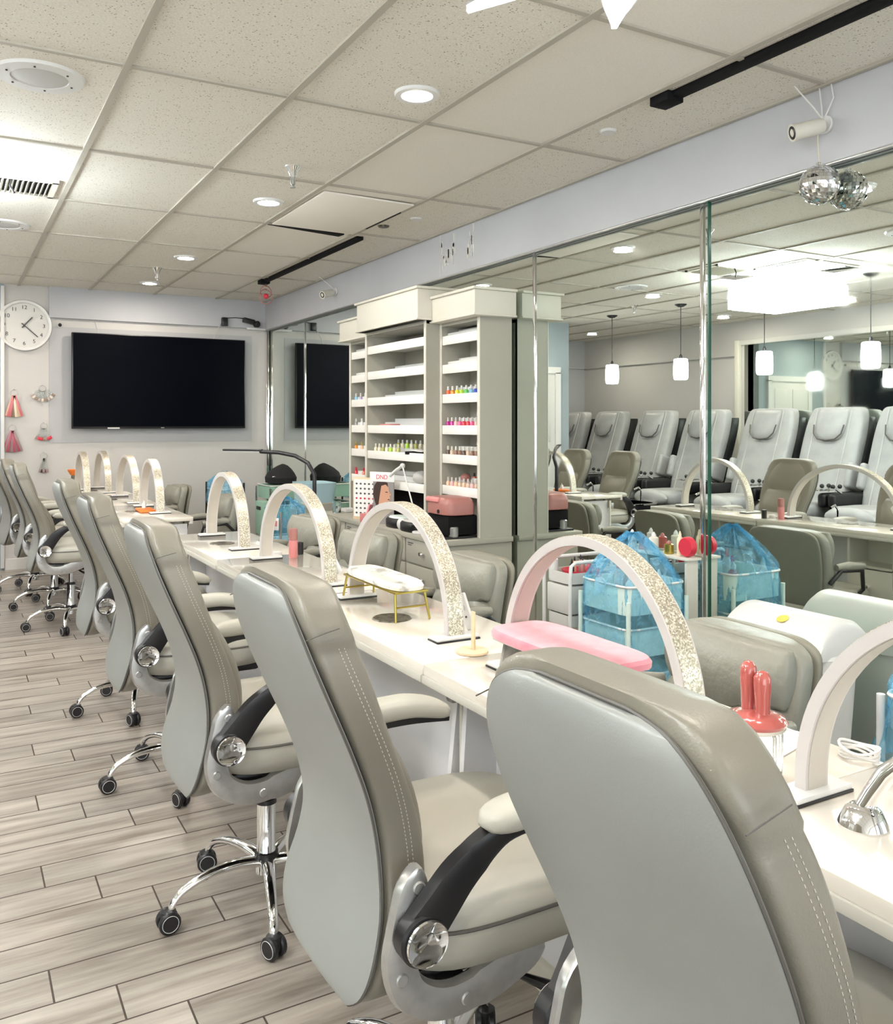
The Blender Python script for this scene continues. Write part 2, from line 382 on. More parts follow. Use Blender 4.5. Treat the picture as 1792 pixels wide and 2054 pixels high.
# back wall: right part with the television, doorway strip on the left
wb = MB().box((1.98, YB+.1, 1.32), (2.34, .2, 2.66)).box((.62, YB+.1, 1.32), (.38, .2, 2.66))
struct(wb, 'wall_back', 'wall', smooth=False)
struct(MB().box((-.31, YB+.1, 1.32), (1.48, .2, 2.66)), 'wall_back_left', 'wallblue', smooth=False)
struct(MB().box((1.86, YB-.02, (2.35+CEIL)/2), (2.1, .05, CEIL-2.35), .003), 'trim_4', 'soffit', smooth=False)
struct(MB().box((.42, YB-.01, 1.32), (.03, .04, 2.6), .003), 'trim_5', 'white')
struct(MB().box((2.925, YB-.03, 1.17), (.03, .05, 2.34), .004), 'trim_6', 'chrome')
# recess behind the pedicure row, left wall, front wall
struct(MB().box((-1.0, 10.2, 1.32), (.1, 2.1, 2.66)), 'wall_recess_side', 'wall', smooth=False)
struct(MB().box((-2.0, 11.0, 1.32), (2.0, .1, 2.66)), 'wall_recess_back', 'walldim', smooth=False)
struct(MB().box((XL-.1, 4.5, 1.32), (.2, 15, 2.66)), 'wall_left', 'wall', smooth=False)
struct(MB().box((-1.0, -3.05, .15), (6.6, .1, .3)).box((-.0, -3.05, 2.6), (6.6, .1, .12)).box((-3.0, -3.05, 1.3), (.8, .1, 2.6)).box((3.0, -3.05, 1.3), (.8, .1, 2.6)), 'wall_front', 'wall', smooth=False)
wn = struct(MB().box((0, -3.02, 1.42), (5.2, .01, 2.24)), 'window_1', 'glass', smooth=False)
for x in (-1.3, 0, 1.3): MB().box((x, -3.0, 1.42), (.05, .05, 2.24)).obj('window_mullion', 'silver', wn)
struct(MB().box((XL+.015, 3.0, 2.37), (.03, 9.6, .06), .004), 'trim_7', 'whitem')
struct(MB().box((XL+.03, 7.83, 1.2), (.06, .07, 2.4), .004), 'trim_8', 'cabtop')
struct(MB().box((XL+.02, 9.4, 2.215), (.04, 3.1, .012)).box((-2.0, 10.93, 2.215), (1.7, .03, .012)), 'trim_9', 'ltgrey')
struct(MB().box((.62, YB-.008, .05), (.36, .016, .1)).box((1.98, YB-.008, .05), (1.9, .016, .1)), 'baseboard_back', 'whitem')
# door on the far wall, seen twice reflected
dr = thing('door_1', '', 'door', (-.40, YB, 0)); del dr['label']; del dr['category']; dr['kind'] = 'structure'
fr = MB().box((-.45, -.02, 1.0), (.08, .05, 2.0)).box((.45, -.02, 1.0), (.08, .05, 2.0)).box((0, -.02, 2.03), (.98, .05, .08)).obj('door_frame', 'white', dr)
dl = MB().box((0, -.012, 1.0), (.82, .03, 1.98), .004)
for z, h in ((1.5, .75), (.55, .75)):
    for x in (-.2, .2): dl.box((x, -.03, z), (.28, .012, h), .004)
dl.obj('door_leaf', 'whitem', dr); MB().ball((.34, -.06, .98), .03).obj('door_knob', 'chrome', dr)
# mirrors
names = [('far corner', 7.94, 9.02), ('behind the left end of the shelving unit', 5.5, 7.93), ('behind the shelving unit', 4.17, 5.49), ('between the shelving unit and the glass joint', 2.825, 4.155), ('nearest the camera on the right', 1.3, 2.815), ('beside the camera', -1.2, 1.29)]
for nm, a, b in names:
    tag(MB().box((XM+.003, (a+b)/2, 1.21), (.006, b-a, 2.25)).obj('wall_mirror', 'mirror', smooth=False), 'tall wall mirror panel, the one '+nm, 'mirror', 'mirror panels on the right wall')
tag(MB().box((XL+.004, 3.1, 1.35), (.006, 9.3, 1.98)).obj('wall_mirror', 'mirror', smooth=False), 'long mirror on the left wall behind the pedicure chairs, seen only in reflection', 'mirror')
st = MB()
for y in (4.162, 7.935): st.box((XM-.004, y, 1.2), (.008, .022, 2.28), .002)
struct(st, 'trim_10', 'chrome'); struct(MB().box((XM-.004, 2.86, 1.2), (.008, .022, 2.28), .002), 'trim_11', 'chrome')
struct(MB().box((XM-.002, 2.82, 1.2), (.010, .008, 2.28), .0), 'trim_12', 'glassedge')
# patched plaster on the soffit
pt = MB()
for k in range(26):
    y = random.choice((4.78, 4.83, 5.02, 5.10, 5.16))+random.uniform(-.02, .02); z = random.uniform(2.40, 2.60); hh = random.uniform(.02, .10)
    pt.box((2.8985, y, z), (.003, random.uniform(.008, .03), hh))
pt.box((2.8985, 5.20, 2.49), (.003, .006, .28))
struct(pt, 'trim_14', 'whitem', smooth=False)

# ------------------------------------------------------------------ ceiling fittings
GD = 'round recessed downlights in the ceiling'
dlabs = ['largest bright round downlight in the ceiling, nearest the camera', 'second round downlight, beside the nearer sprinkler', 'third round downlight along the ceiling, left of the black track', 'farthest round downlight, under the far sprinkler']
for i, (x, y) in enumerate(DOWN):
    t = thing('recessed_downlight', dlabs[i] if i < 4 else 'round recessed downlight over the room, mirrored or added out of view for fill', 'ceiling light', (x, y, CEIL), 0, GD)
    MB().lathe([(.058, -.001), (.062, -.012), (.085, -.012), (.090, -.004), (.090, 0)], n=32).obj('trim_ring', 'white', t)
    MB().lathe([(0, -.016), (.04, -.015), (.06, -.008), (.06, -.001)], n=32).obj('lens', 'lampon', t)
def speaker(x, y, lab):
    t = thing('ceiling_speaker', lab, 'speaker', (x, y, CEIL))
    MB().lathe([(.098, -.006), (.10, -.012), (.15, -.010), (.158, 0)], n=48).obj('speaker_rim', 'white', t)
    MB().lathe([(0, -.014), (.07, -.013), (.098, -.008)], n=40).obj('speaker_grille', 'ltgrey', t)
    for k in range(6):
        a = k*PI/3+.3; MB().cyl((.118*math.cos(a), .118*math.sin(a), -.0125), .004, .004, 8).obj('screw', 'black', t)
speaker(.29, 3.576, 'round grey ceiling speaker, the near one at the left edge'); speaker(.30, 6.34, 'round white ceiling speaker, the far one at the left edge')
speaker(-.9, 5.3, 'round white ceiling speaker seen in the mirror')
t = thing('air_vent', 'louvred ceiling air vent with missing slats at the left edge', 'vent', (.30, 5.25, CEIL))
MB().box((-.19, 0, -.008), (.03, .36, .016)).box((.19, 0, -.008), (.03, .36, .016)).box((0, -.17, -.008), (.41, .03, .016)).box((0, .17, -.008), (.41, .03, .016)).obj('vent_frame', 'cabtop', t)
MB().box((0, 0, -.002), (.36, .32, .004)).obj('vent_cavity', 'blackm', t)
for k in range(14): MB().box((-.16+k*.0245, 0, -.014), (.003, .30, .022), rot=(0, .6, 0)).obj('slat', 'cabtop', t)
MB().tube([(-.02, -.15, -.01), (-.03, -.16, -.05), (-.01, -.17, -.09)], .006).obj('broken_lever', 'black', t)
def sprinkler(x, y, lab):
    t = thing('fire_sprinkler', lab, 'sprinkler', (x, y, CEIL), 0, 'ceiling sprinklers')
    MB().lathe([(.0, -.052), (.016, -.052), (.020, -.045), (.026, -.02), (.040, -.006), (.042, 0)], n=24).obj('escutcheon', 'chrome', t)
    s = MB().tube([(0, 0, -.05), (0, 0, -.09)], .008); s.tube([(.010, 0, -.06), (.012, 0, -.085), (0, 0, -.10)], .0025, 6).tube([(-.010, 0, -.06), (-.012, 0, -.085), (0, 0, -.10)], .0025, 6)
    s.lathe([(0, -.106), (.014, -.106), (.014, -.102), (0, -.102)]).obj('sprinkler_head', 'silver', t)
sprinkler(1.50, 4.216, 'chrome fire sprinkler hanging from the ceiling, the near one'); sprinkler(1.49, 7.49, 'chrome fire sprinkler above the farthest downlight')
sprinkler(-.6, 7.3, 'chrome fire sprinkler seen in the mirror between two pendants')
for x, y, m_, lab in ((2.524, 3.01, 'white', 'small round white ceiling plug near the black track'), (2.551, 4.891, 'white', 'small round white ceiling plug beyond the sagging tile'), (2.463, 5.18, 'grille', 'small dark round hole cover in the ceiling')):
    t = thing('ceiling_plug', lab, 'ceiling plug', (x, y, CEIL)); MB().lathe([(.018, -.010), (.032, -.010), (.038, -.002), (.038, 0)], n=24).obj('plug_ring', m_, t); MB().lathe([(0, -.008), (.017, -.009)], n=20).obj('plug_centre', 'grille', t)
def track(x, y0, y1, lab):
    t = thing('lighting_track', lab, 'track', (x, (y0+y1)/2, CEIL)); d = y1-y0
    MB().box((0, 0, -.012), (.05, d, .024), .003).obj('track_rail', 'blackm', t)
    MB().box((-.01, d/2-.05, -.02), (.085, .10, .038), .004).obj('track_end', 'blackm', t)
track(2.46, -.6, 2.62, 'long black track on the ceiling at the upper right'); track(2.46, 5.55, 7.70, 'long black track on the ceiling in front of the television wall')
tag(MB().add([(1.785, 5.462, CEIL-.006), (2.31, 5.475, CEIL-.02), (2.30, 5.55, CEIL-.02), (1.785, 5.50, CEIL-.006), (1.785, 5.462, CEIL), (2.31, 5.475, CEIL), (2.30, 5.55, CEIL), (1.785, 5.50, CEIL)], [[0, 1, 2, 3], [4, 5, 6, 7], [0, 1, 5, 4], [1, 2, 6, 5], [2, 3, 7, 6], [3, 0, 4, 7]]).obj('ceiling_gap', 'blackm', smooth=False), 'dark open gap beside the sagging ceiling tile', 'gap')
tag(MB().box((2.36, 5.0, CEIL-.012), (.03, .5, .012)).obj('ceiling_gap', 'blackm'), 'thin dark slit along the edge of the plain ceiling tile', 'gap')
tag(MB().box((2.08, 5.0, CEIL-.010), (.56, .90, .010), .002, rot=(0, .012, 0)).obj('ceiling_tile', 'newtile'), 'plain white replacement ceiling tile sagging at one end', 'ceiling tile')
# winged led ceiling lamp (top edge of the photograph)
t = thing('winged_ceiling_lamp', 'white winged ceiling lamp cut off by the top edge', 'ceiling light', (1.52, 1.72, CEIL))
MB().cyl((0, 0, -.04), .05, .08, 24, bev=.01).obj('lamp_core', 'white', t)
for k, (a, wl) in enumerate(((2.24, .40), (1.03, .22), (4.0, .3), (5.4, .3))):
    ca, sa = math.cos(a), math.sin(a); w_ = MB(); rg = []
    for i in range(9):
        u = i/8; r_ = .05+wl*u; hw = .012+.045*math.sin(PI*min(1, u*.9+.12)); z = -.07-.07*u
        rg.append([(r_*ca-hw*cc*sa, r_*sa+hw*cc*ca, z+.012*ss) for cc, ss in ((-1, -.3), (-.6, -1), (.6, -1), (1, -.3), (.6, .6), (-.6, .6))])
    w_.loft(rg).obj('wing', 'ltgrey', t)
    w2 = MB(); w2.loft([[(p[0], p[1], p[2]-.006) for p in q[1:3]]+[(p[0], p[1], p[2]-.003) for p in (q[2], q[1])] for q in rg]).obj('led_face', 'ledon', t)

# bullet security cameras
def cctv(p, d, lab, wires):
    t = thing('security_camera', lab, 'camera', p)
    rot = Vector(d).normalized().to_track_quat('Z', 'Y').to_euler()
    MB().cyl((-.006, 0, 0), .035, .012, 24, rot=(0, PI/2, 0), bev=.003).obj('wall_mount', 'white', t)
    MB().tube([(-.01, 0, 0), (-.035, .0, .0), (-.05, -.005, -.012)], .010).obj('bracket', 'white', t)
    c = Vector((-.05, -.005, -.015))
    MB().lathe([(0, -.02), (.026, -.018), (.030, -.005), (.030, .09), (.033, .092), (.033, .105), (.030, .105)], c, 28, rot).obj('camera_body', 'cabtop', t)
    MB().lathe([(0, .100), (.014, .100), (.016, .108), (.028, .104), (.030, .100)], c, 28, rot).obj('camera_lens', 'black', t)
    for i, wpts in enumerate(wires): MB().tube(wpts, .003, 6).obj('camera_wire', 'cord', t)
cctv((2.9, 2.19, 2.486), (-.85, .40, -.25), 'white bullet security camera on the soffit above the disco ball', [[(-.02, 0, .02), (-.03, .03, .07), (-.06, .06, .125), (-.09, .07, .155)], [(-.02, 0, .02), (-.01, .01, .07), (-.012, .02, .15)], [(-.01, 0, .02), (-.008, -.04, .09), (-.01, -.03, .152)]])
cctv((2.9, 7.05, 2.49), (-.8, -.3, -.25), 'white bullet security camera on the soffit left of the shelving unit', [[(-.02, 0, .02), (-.04, .1, .08), (-.08, .2, .15)]])
# disco ball: small facets
t = thing('disco_ball', 'mirrored disco ball hanging on a string before the mirror', 'disco ball', (2.862, 2.188, 2.254))
b_ = MB(); R_ = .074
for j in range(16):
    a0 = PI*(j+.06)/16; a1 = PI*(j+.94)/16; n_ = max(4, int(32*math.sin((a0+a1)/2)))
    for i in range(n_):
        q0 = 2*PI*(i+.05)/n_; q1 = 2*PI*(i+.95)/n_; jt = [random.uniform(-.0014, .0014) for _ in range(4)]
        vs = [((R_+jt[k])*math.sin(a)*math.cos(q), (R_+jt[k])*math.sin(a)*math.sin(q), (R_+jt[k])*math.cos(a)) for k, (a, q) in enumerate(((a0, q0), (a0, q1), (a1, q1), (a1, q0)))]
        b_.add(vs, [[0, 1, 2, 3]])
b_.obj('mirror_facets', 'chrome', t, smooth=False); MB().ball((0, 0, 0), .0715, 24).obj('ball_core', 'ltgrey', t)
MB().cyl((0, 0, .076), .012, .014, 16).obj('ball_cap', 'chrome', t); MB().tube([(0, 0, .08), (-.01, 0, .15), (-.012, 0, .215)], .0016, 6).obj('hanging_string', 'string', t)
# pink ring ornament under the far track
t = thing('hanging_ring_lamp', 'small dusty pink wire ring hanging from the end of the far track', 'lamp', (2.46, 7.62, CEIL))
MB().tube([(.0, 0, -.02), (.0, .01, -.06)], .006).obj('hook', 'black', t)
for cz, rr in ((-.11, .055), (-.155, .065)):
    MB().tube([(rr*math.sin(a), .02*math.cos(a*.5), cz+rr*math.cos(a)) for a in [2*PI*i/28 for i in range(29)]], .0045, 6).obj('wire_ring', 'rose', t)
MB().ball((0, 0, -.15), .025, 12).obj('ring_core', 'red', t)
# wall box and cables near the corner
t = thing('wall_speaker_mount', 'black wire mount with cables in the corner above the television', 'wall mount', (2.55, YB-.05, 2.40))
MB().box((-.09, -.02, .0), (.06, .05, .09), .008).obj('mount_box', 'black', t); MB().box((.16, -.03, .02), (.12, .07, .05), .01, rot=(0, .2, 0)).obj('mount_head', 'black', t)
MB().cyl((.24, -.05, -.01), .035, .05, 20, rot=(PI/2, 0, .5), bev=.006).obj('mount_ring', 'black', t)
MB().tube([(-.09, 0, .04), (.03, -.01, .05), (.15, -.02, .045)], .004, 6).obj('mount_cable', 'black', t)
MB().tube([(-.12, 0, -.01), (-.18, -.01, -.12), (-.21, -.02, -.22)], .004, 6).obj('mount_cable', 'ltgrey', t)
tag(MB().box((2.80, YB-.03, 2.345), (.2, .06, .02), .003).obj('corner_ledge', 'white'), 'small white ledge in the corner under the wall mount', 'ledge')
tag(MB().tube([(.85, YB-.005, 2.337), (1.2, YB-.005, 2.335), (1.22, YB-.006, 2.33), (1.245, YB-.006, 2.25), (1.24, YB-.006, 2.2)], .004, 6).obj('wall_cable', 'ltgrey'), 'thin cable running along the wall and down to the television', 'cable')
t = thing('dome_camera', 'tiny black camera eye on the wall beside the clock', 'camera', (.905, YB, 2.285)); MB().lathe([(0, .02), (.02, .02), (.03, .0)], rot=(PI/2, 0, 0)).obj('camera_base', 'white', t); MB().ball((0, -.028, 0), .017, 12).obj('camera_eye', 'black', t)

# ------------------------------------------------------------------ television
t = thing('television', 'large black flat-screen television on the far wall', 'television', (1.835, YB-.085, 1.76))
MB().box((0, .01, 0), (1.67, .04, .915), .006).obj('housing', 'black', t)
MB().box((0, -.0115, .006), (1.645, .004, .885)).obj('screen', 'screen', t, smooth=False)
MB().box((-.46, -.012, -.452), (.11, .006, .012)).obj('sticker', 'white', t); MB().box((0, -.012, -.449), (.03, .006, .006)).obj('maker_badge', 'ltgrey', t)
MB().box((0, .050, 0), (.5, .044, .4)).obj('wall_bracket', 'black', t)
struct(MB().box((1.79, YB-.003, 1.72), (1.95, .006, 1.10)), 'tv_shade_panel', 'walldim', smooth=False)  # thin grey sheet painting the shade on the wall around the television
# ------------------------------------------------------------------ clock
t = thing('wall_clock', 'round white wall clock showing twenty-two past one', 'clock', (.60, YB, 2.265))
MB().lathe([(0, .012), (.205, .012), (.212, .03), (.232, .034), (.238, .02), (.238, 0)], n=64, rot=(PI/2, 0, 0)).obj('clock_rim', 'white', t)
MB().lathe([(.234, .0), (.240, .012), (.236, .026), (.234, 0)], n=64, rot=(PI/2, 0, 0)).obj('rim_edge', 'silver', t)
MB().lathe([(0, .014), (.207, .014), (.207, .012)], n=64, rot=(PI/2, 0, 0)).obj('dial', 'whitem', t)
for k in range(1, 13):
    a = PI/2-k*PI/6; text_mesh(str(k), .05, 'ink', 'numeral', t, (.168*math.cos(a), -.016, .168*math.sin(a)), (PI/2, 0, 0))
def hand(ang, ln, w_, nm):
    a = PI/2-ang; o = MB().box((ln/2-.015, 0, 0), (ln+.03, .003, w_)).obj(nm, 'ink', t); o.location = (0, -.022, 0); o.rotation_euler = (0, -a, 0)
hand(math.radians(41), .105, .010, 'hour_hand'); hand(math.radians(132), .155, .008, 'minute_hand')
MB().cyl((0, -.024, 0), .009, .008, 16, rot=(PI/2, 0, 0)).obj('centre_cap', 'ink', t)
# ------------------------------------------------------------------ nail swatch rings on the wall
def swatch(x, z, lab, n, ln, cols, spread, rr=.03, tip=None):
    t = thing('nail_swatch_ring', lab, 'swatch ring', (x, YB, z), 0, 'nail swatch rings hung on the far wall')
    MB().tube([(0, 0, rr+.005), (0, -.03, rr+.005)], .003, 6).obj('wall_hook', 'silver', t)
    MB().tube([(rr*math.sin(a), -.022, rr*math.cos(a)) for a in [2*PI*i/20 for i in range(21)]], .0022, 6).obj('ring', 'silver', t)
    for i in range(n):
        a = (i/(n-1)-.5)*spread; r0 = rr*.8
        p0 = Vector((math.sin(a)*r0, -.02-.004*(i % 3), -math.cos(a)*r0)); d = Vector((math.sin(a), 0, -math.cos(a)))
        c = cols[i % len(cols)]
        MB().box((0, 0, 0), (.020, .002, ln), .0009, rot=(0, -a, 0)).obj('swatch_stick', c if tip is None else 'glass', t, loc=p0+d*ln/2)
        if tip: MB().box((0, 0, 0), (.022, .005, .03), .002, rot=(0, -a, 0)).obj('nail_tip', c, t, loc=p0+d*ln)
for nm, c in dict(sw1=(.75, .45, .32), sw2=(.62, .16, .18), sw3=(.28, .20, .14), sw4=(.82, .70, .52), sw5=(.42, .08, .12), sw6=(.33, .22, .22), sw7=(.50, .42, .38), sw8=(.70, .60, .50)).items(): M[nm] = mat('swatch_'+nm, c, .3)
swatch(.514, 1.635, 'ring of long red, brown and cream nail swatches under the clock', 9, .20, ['sw1', 'sw2', 'sw2', 'sw3', 'sw3', 'sw4', 'sw4'], .62)
swatch(.50, 1.31, 'ring of long wine red and brown nail swatches, lower left', 9, .20, ['sw5', 'sw6', 'sw5', 'sw6', 'sw6'], .72)
swatch(.755, 1.68, 'ring of clear fan swatches with grey tips', 9, .085, ['sw7', 'sw8', 'sw3'], 2.0, tip=1)
swatch(.765, 1.33, 'ring of clear fan swatches with red and dark tips', 7, .10, ['sw6', 'red', 'red', 'sw3'], 1.0, tip=1)
swatch(.765, 1.05, 'small ring of swatches with black tips, the lowest one', 5, .12, ['sw6', 'black'], .4, tip=1)

# ------------------------------------------------------------------ nail tables (front edge towards the customer chairs)
def make_table(loc, lab, wid=.967, dep=.414):
    t = thing('nail_table', lab, 'table', loc, 0, 'nail tables in a row')
    hw = wid/2
    MB().box((dep/2, 0, .737), (dep, wid-.002, .026), .002).obj('tabletop', 'top', t)
    MB().box((.006, 0, .714), (.022, wid-.004, .02), .002).box((dep-.011, 0, .714), (.022, wid-.004, .02), .002).obj('edge_trim', 'topedge', t)
    for s in (-1, 1):
        MB().prism([(.055, .0), (dep-.03, .0), (dep-.03, .704), (.13 if s < 0 else .10, .704)], s*(hw-.045)-.009, s*(hw-.045)+.009).obj('side_panel', 'panelw', t, smooth=False)
        MB().box((.125, s*(hw-.012), .352), (.016, .016, .70), .003).obj('leg', 'silver' if s > 0 else 'topedge', t)
    MB().box((.188, 0, .40), (.012, wid-.11, .60)).obj('modesty_panel', 'panelw', t, smooth=False)
    MB().box((.10, -hw+.02, .66), (.03, .035, .05), .008).obj('clamp', 'silver', t)
    # pedestal open to the technician side
    for y0 in (-hw+.20, hw-.20):
        MB().box((.2865, y0-.138, .35), (.185, .014, .70)).box((.2865, y0+.138, .35), (.185, .014, .70)).box((.2865, y0, .545), (.185, .27, .014)).box((.2865, y0, .03), (.185, .27, .06)).box((.20, y0, .37), (.01, .27, .66)).obj('pedestal', 'cabtop', t, smooth=False)
        for zc, hh in ((.43, .205), (.195, .245)):
            d = MB().box((.385, y0, zc), (.014, .272, hh), .003).obj('drawer', 'cabtop', t); MB().lathe([(.006, 0), (.006, .012), (.016, .018), (.012, .03), (0, .032)], (.392, y0, zc+.01), 16, rot=(0, PI/2, 0)).obj('knob', 'chrome', d)
    # dust extractor grille in the top
    MB().lathe([(0, .752), (.045, .752), (.058, .7535), (.062, .750)], (.16, .02, 0), 32, sx=1).obj('dust_grille', 'grille', t)
    return t
TX = 1.026
make_table((TX, .485, 0), 'nearest nail table, under the arch lamp cut by the right edge', .96)
for y, lab in ((1.4475, 'nail table under the pink armrest and glitter arch lamp'), (2.415, 'nail table under the marble cushioned hand rest'), (3.382, 'nail table under the pink bottle'), (4.352, 'last nail table of the near row, before the gap')):
    make_table((TX, y, 0), lab, .966)
make_table((TX, -.48, 0), 'nail table beside the camera, out of the picture', .96)
for y, lab in ((6.255, 'first nail table of the far row, beyond the gap'), (7.32, 'middle nail table of the far row'), (8.385, 'farthest nail table against the television wall')):
    make_table((.935, y, 0), lab, 1.062, .43)

# ------------------------------------------------------------------ half-moon table lamps
def make_lamp(x, ya, yb, lab, z=.75, h=.355):
    yc = (ya+yb)/2; A = (yb-ya)/2; W = .027; T = .021
    t = thing('arch_lamp', lab, 'lamp', (x, yc, z), 0, 'half-moon arch lamps on the nail tables')
    pts = []
    for i in range(49):
        a = PI*i/48; e = 1.0
        pts.append((-math.cos(a)*(A-T/2), .012+.03+(h-.04-T/2)*math.sin(a)**.92 if 0 < i < 48 else .012))
    pts = [(pts[0][0], .010)]+[(-math.cos(PI*i/48)*(A-T/2), .03+(h-.03-T/2)*math.sin(PI*i/48)) for i in range(49)]+[(pts[-1][0], .010)]
    nrm = []
    for i in range(len(pts)):
        p, q = pts[max(i-1, 0)], pts[min(i+1, len(pts)-1)]; d = Vector((q[0]-p[0], q[1]-p[1])).normalized(); nrm.append(Vector((-d.y, d.x)))
    def band(o0, o1, w0, m, nm):
        rg = []
        for (a, b), n_ in zip(pts, nrm):
            rg.append([(-w0, a+n_.x*o0, b+n_.y*o0), (w0, a+n_.x*o0, b+n_.y*o0), (w0, a+n_.x*o1, b+n_.y*o1), (-w0, a+n_.x*o1, b+n_.y*o1)])
        MB().loft(rg).obj(nm, m, t, ang=30)
    band(-T/2, T/2, W, 'pinkwhite', 'arch_frame')
    band(T/2-.001, T/2+.0015, W-.004, 'glitter', 'glitter_strip')
    band(-T/2-.0015, -T/2+.002, W-.006, 'diffuser', 'light_diffuser')
    for s in (-1, 1):
        MB().box((0, s*(A-T/2), .009), (.135, .055, .010), .004).obj('foot_plate', 'white', t); MB().box((0, s*(A-T/2), .0025), (.137, .057, .005), .001).obj('foot_pad', 'black', t)
    return t
make_lamp(1.215, .30, .955, 'arch lamp on the nearest table, cut by the right edge')
make_lamp(1.22, 1.20, 1.82, 'large arch lamp with gold glitter strip over the pink armrest')
make_lamp(1.22, 2.10, 2.80, 'arch lamp with glitter strip over the marble hand rest')
make_lamp(1.22, 3.02, 3.79, 'arch lamp behind the pink bottle')
make_lamp(1.22, 4.10, 4.72, 'arch lamp at the far end of the near row of tables')
make_lamp(1.22, 6.02, 6.62, 'nearest arch lamp on the far row, by the orange-red tray')
make_lamp(1.22, 6.86, 7.66, 'second arch lamp on the far row')
make_lamp(1.19, 8.02, 8.74, 'third arch lamp on the far row, narrow seen edge on')
make_lamp(1.00, 7.88, 8.50, 'farthest and narrowest arch lamp, beside the orange pot')

# ------------------------------------------------------------------ customer chairs (face +x)
BACK = [  # z, x of the back surface, half width
    (1.080, -.364, .085), (1.073, -.367, .122), (1.053, -.368, .156), (1.020, -.361, .181), (.975, -.347, .198), (.91, -.321, .206), (.84, -.290, .203), (.76, -.256, .189),
    (.69, -.234, .176), (.62, -.224, .174), (.55, -.230, .190), (.48, -.250, .201), (.43, -.262, .184), (.398, -.266, .142)]
def make_chair(loc, rz, lab, reach=1.0):
    t = thing('salon_chair', lab, 'chair', loc, rz, 'pale leather customer chairs along the nail tables')
    st = interp(BACK, 49)
    # rear shell: nearly flat plate with a crisp rim
    rg = []
    for i, (z, x, hw) in enumerate(st):
        e = min(i, 48-i); k = .55 if e == 0 else 1
        rg.append([(x+.010-.010*(1-abs(u)**2.5)*k if True else 0, u*hw*(.985 if e == 0 else 1), z) for u in [-1+2*q/20 for q in range(21)]]+[(x+.017, -u*hw, z) for u in [-1+2*q/20 for q in range(21)]])
    MB().loft(rg).obj('back_panel', 'leather', t, ang=50)
    # side and front upholstery
    def front(z):
        return .066+.012*math.exp(-((z-.98)/.12)**2)+.012*math.exp(-((z-.62)/.14)**2)
    rg = []
    def sx(z):
        for a, b in zip(st[:-1], st[1:]):
            if a[0] >= z >= b[0]: f_ = (a[0]-z)/(a[0]-b[0]+1e-9); return a[1]+(b[1]-a[1])*f_
        return st[0][1]
    full = [(z, sx(z), hw) for z, hw in ((1.094, .085), (1.092, .112), (1.086, .136), (1.075, .156), (1.058, .173), (1.035, .186), (1.008, .194))]+[q for q in st if q[0] < 1.0]
    for i, (z, x, hw) in enumerate(full):
        e = min(1, min(i, (len(full)-1-i))/5); k = .55+.45*math.sqrt(max(0, 1-(1-e)**2)); th = front(z)
        rg.append(sq(x+.017+th*.5*k+.004, 0, th*.5*k+.004, hw+.006-.002*(1-k), z, 7.0, 64))
    MB().loft(rg).obj('backrest', 'taupe', t, ang=60)
    # piping along the rear seam
    pl = [(x+.013, hw+.001, z) for z, x, hw in st]
    path = [(a, b, c) for a, b, c in pl[::-1]]+[(pl[0][0]-.002, y*pl[0][1], pl[0][2]+.003) for y in (.8, .4, 0, -.4, -.8)]+[(a, -b, c) for a, b, c in pl]+[(pl[-1][0], y*pl[-1][1], pl[-1][2]-.002) for y in (-.5, .5)]
    path.append(path[0]); MB().tube(path, .0022, 6).obj('piping', 'seam', t)
    # double stitching along each side
    for off in (.020, .030):
        for s in (-1, 1):
            q = MB(); c_ = 0
            fine = interp(BACK, 260)
            for j in range(26, 190, 2):
                z, x, hw = fine[j]; z2, x2, h2 = fine[j+1]
                q.tube([(x+.045+off*.9, s*(hw+.0062), z), (x2+.045+off*.9, s*(h2+.0062), z2)], .0006, 4)
            q.obj('stitching', 'stitch', t)
    # front cushions
    def cushion(z0, z1, hwf, d0, d1, nm):
        n_ = 15; rg = []
        for i in range(n_):
            u = i/(n_-1); z = z0+(z1-z0)*u
            x = hw = None
            for (za, xa, ha), (zb, xb, hb) in zip(st[:-1], st[1:]):
                if za >= z >= zb: f_ = (za-z)/(za-zb+1e-9); x = xa+(xb-xa)*f_; hw = ha+(hb-ha)*f_; break
            k = math.sin(PI*min(max(u, .04), .96))**.45; dd = d0+(d1-d0)*k
            rg.append(sq(x+.03+dd/2, 0, dd/2, (hw-.012)*hwf*(.93+.07*k), z, 3.2, 36))
        MB().loft(rg).obj(nm, 'taupe', t, ang=60)
    cushion(.86, 1.075, .97, .06, .082, 'head_cushion'); cushion(.47, .865, .93, .055, .100, 'lumbar_cushion')
    # seam across the head cushion side
    for s in (-1, 1): MB().tube([(-.350, s*.2075, 1.02), (-.32, s*.2080, 1.028), (-.295, s*.2070, 1.033)], .0009, 6).obj('side_seam', 'seam', t)
    # seat
    rg = []
    for z, a, b in ((.455, .20, .215), (.46, .235, .245), (.49, .25, .262), (.53, .252, .265), (.555, .245, .258), (.568, .22, .235), (.574, .15, .17)):
        rg.append(sq(.045, 0, a, b, z, 4, 44))
    MB().loft(rg).obj('seat', 'seat', t, ang=70)
    MB().tube([(.045+.253*math.copysign(abs(math.cos(a))**.5, math.cos(a)), .266*math.copysign(abs(math.sin(a))**.5, math.sin(a)), .533) for a in [2*PI*i/60 for i in range(61)]], .003, 6).obj('seat_piping', 'seam', t)
    MB().box((.04, 0, .44), (.40, .40, .03), .012).obj('seat_shell', 'black', t)
    MB().box((.0, 0, .405), (.22, .16, .045), .01).obj('tilt_mechanism', 'blackm', t)
    MB().tube([(.02, -.08, .40), (.05, -.2, .385), (.09, -.25, .375)], [.006, .006, .012], 8).obj('lift_lever', 'black', t)
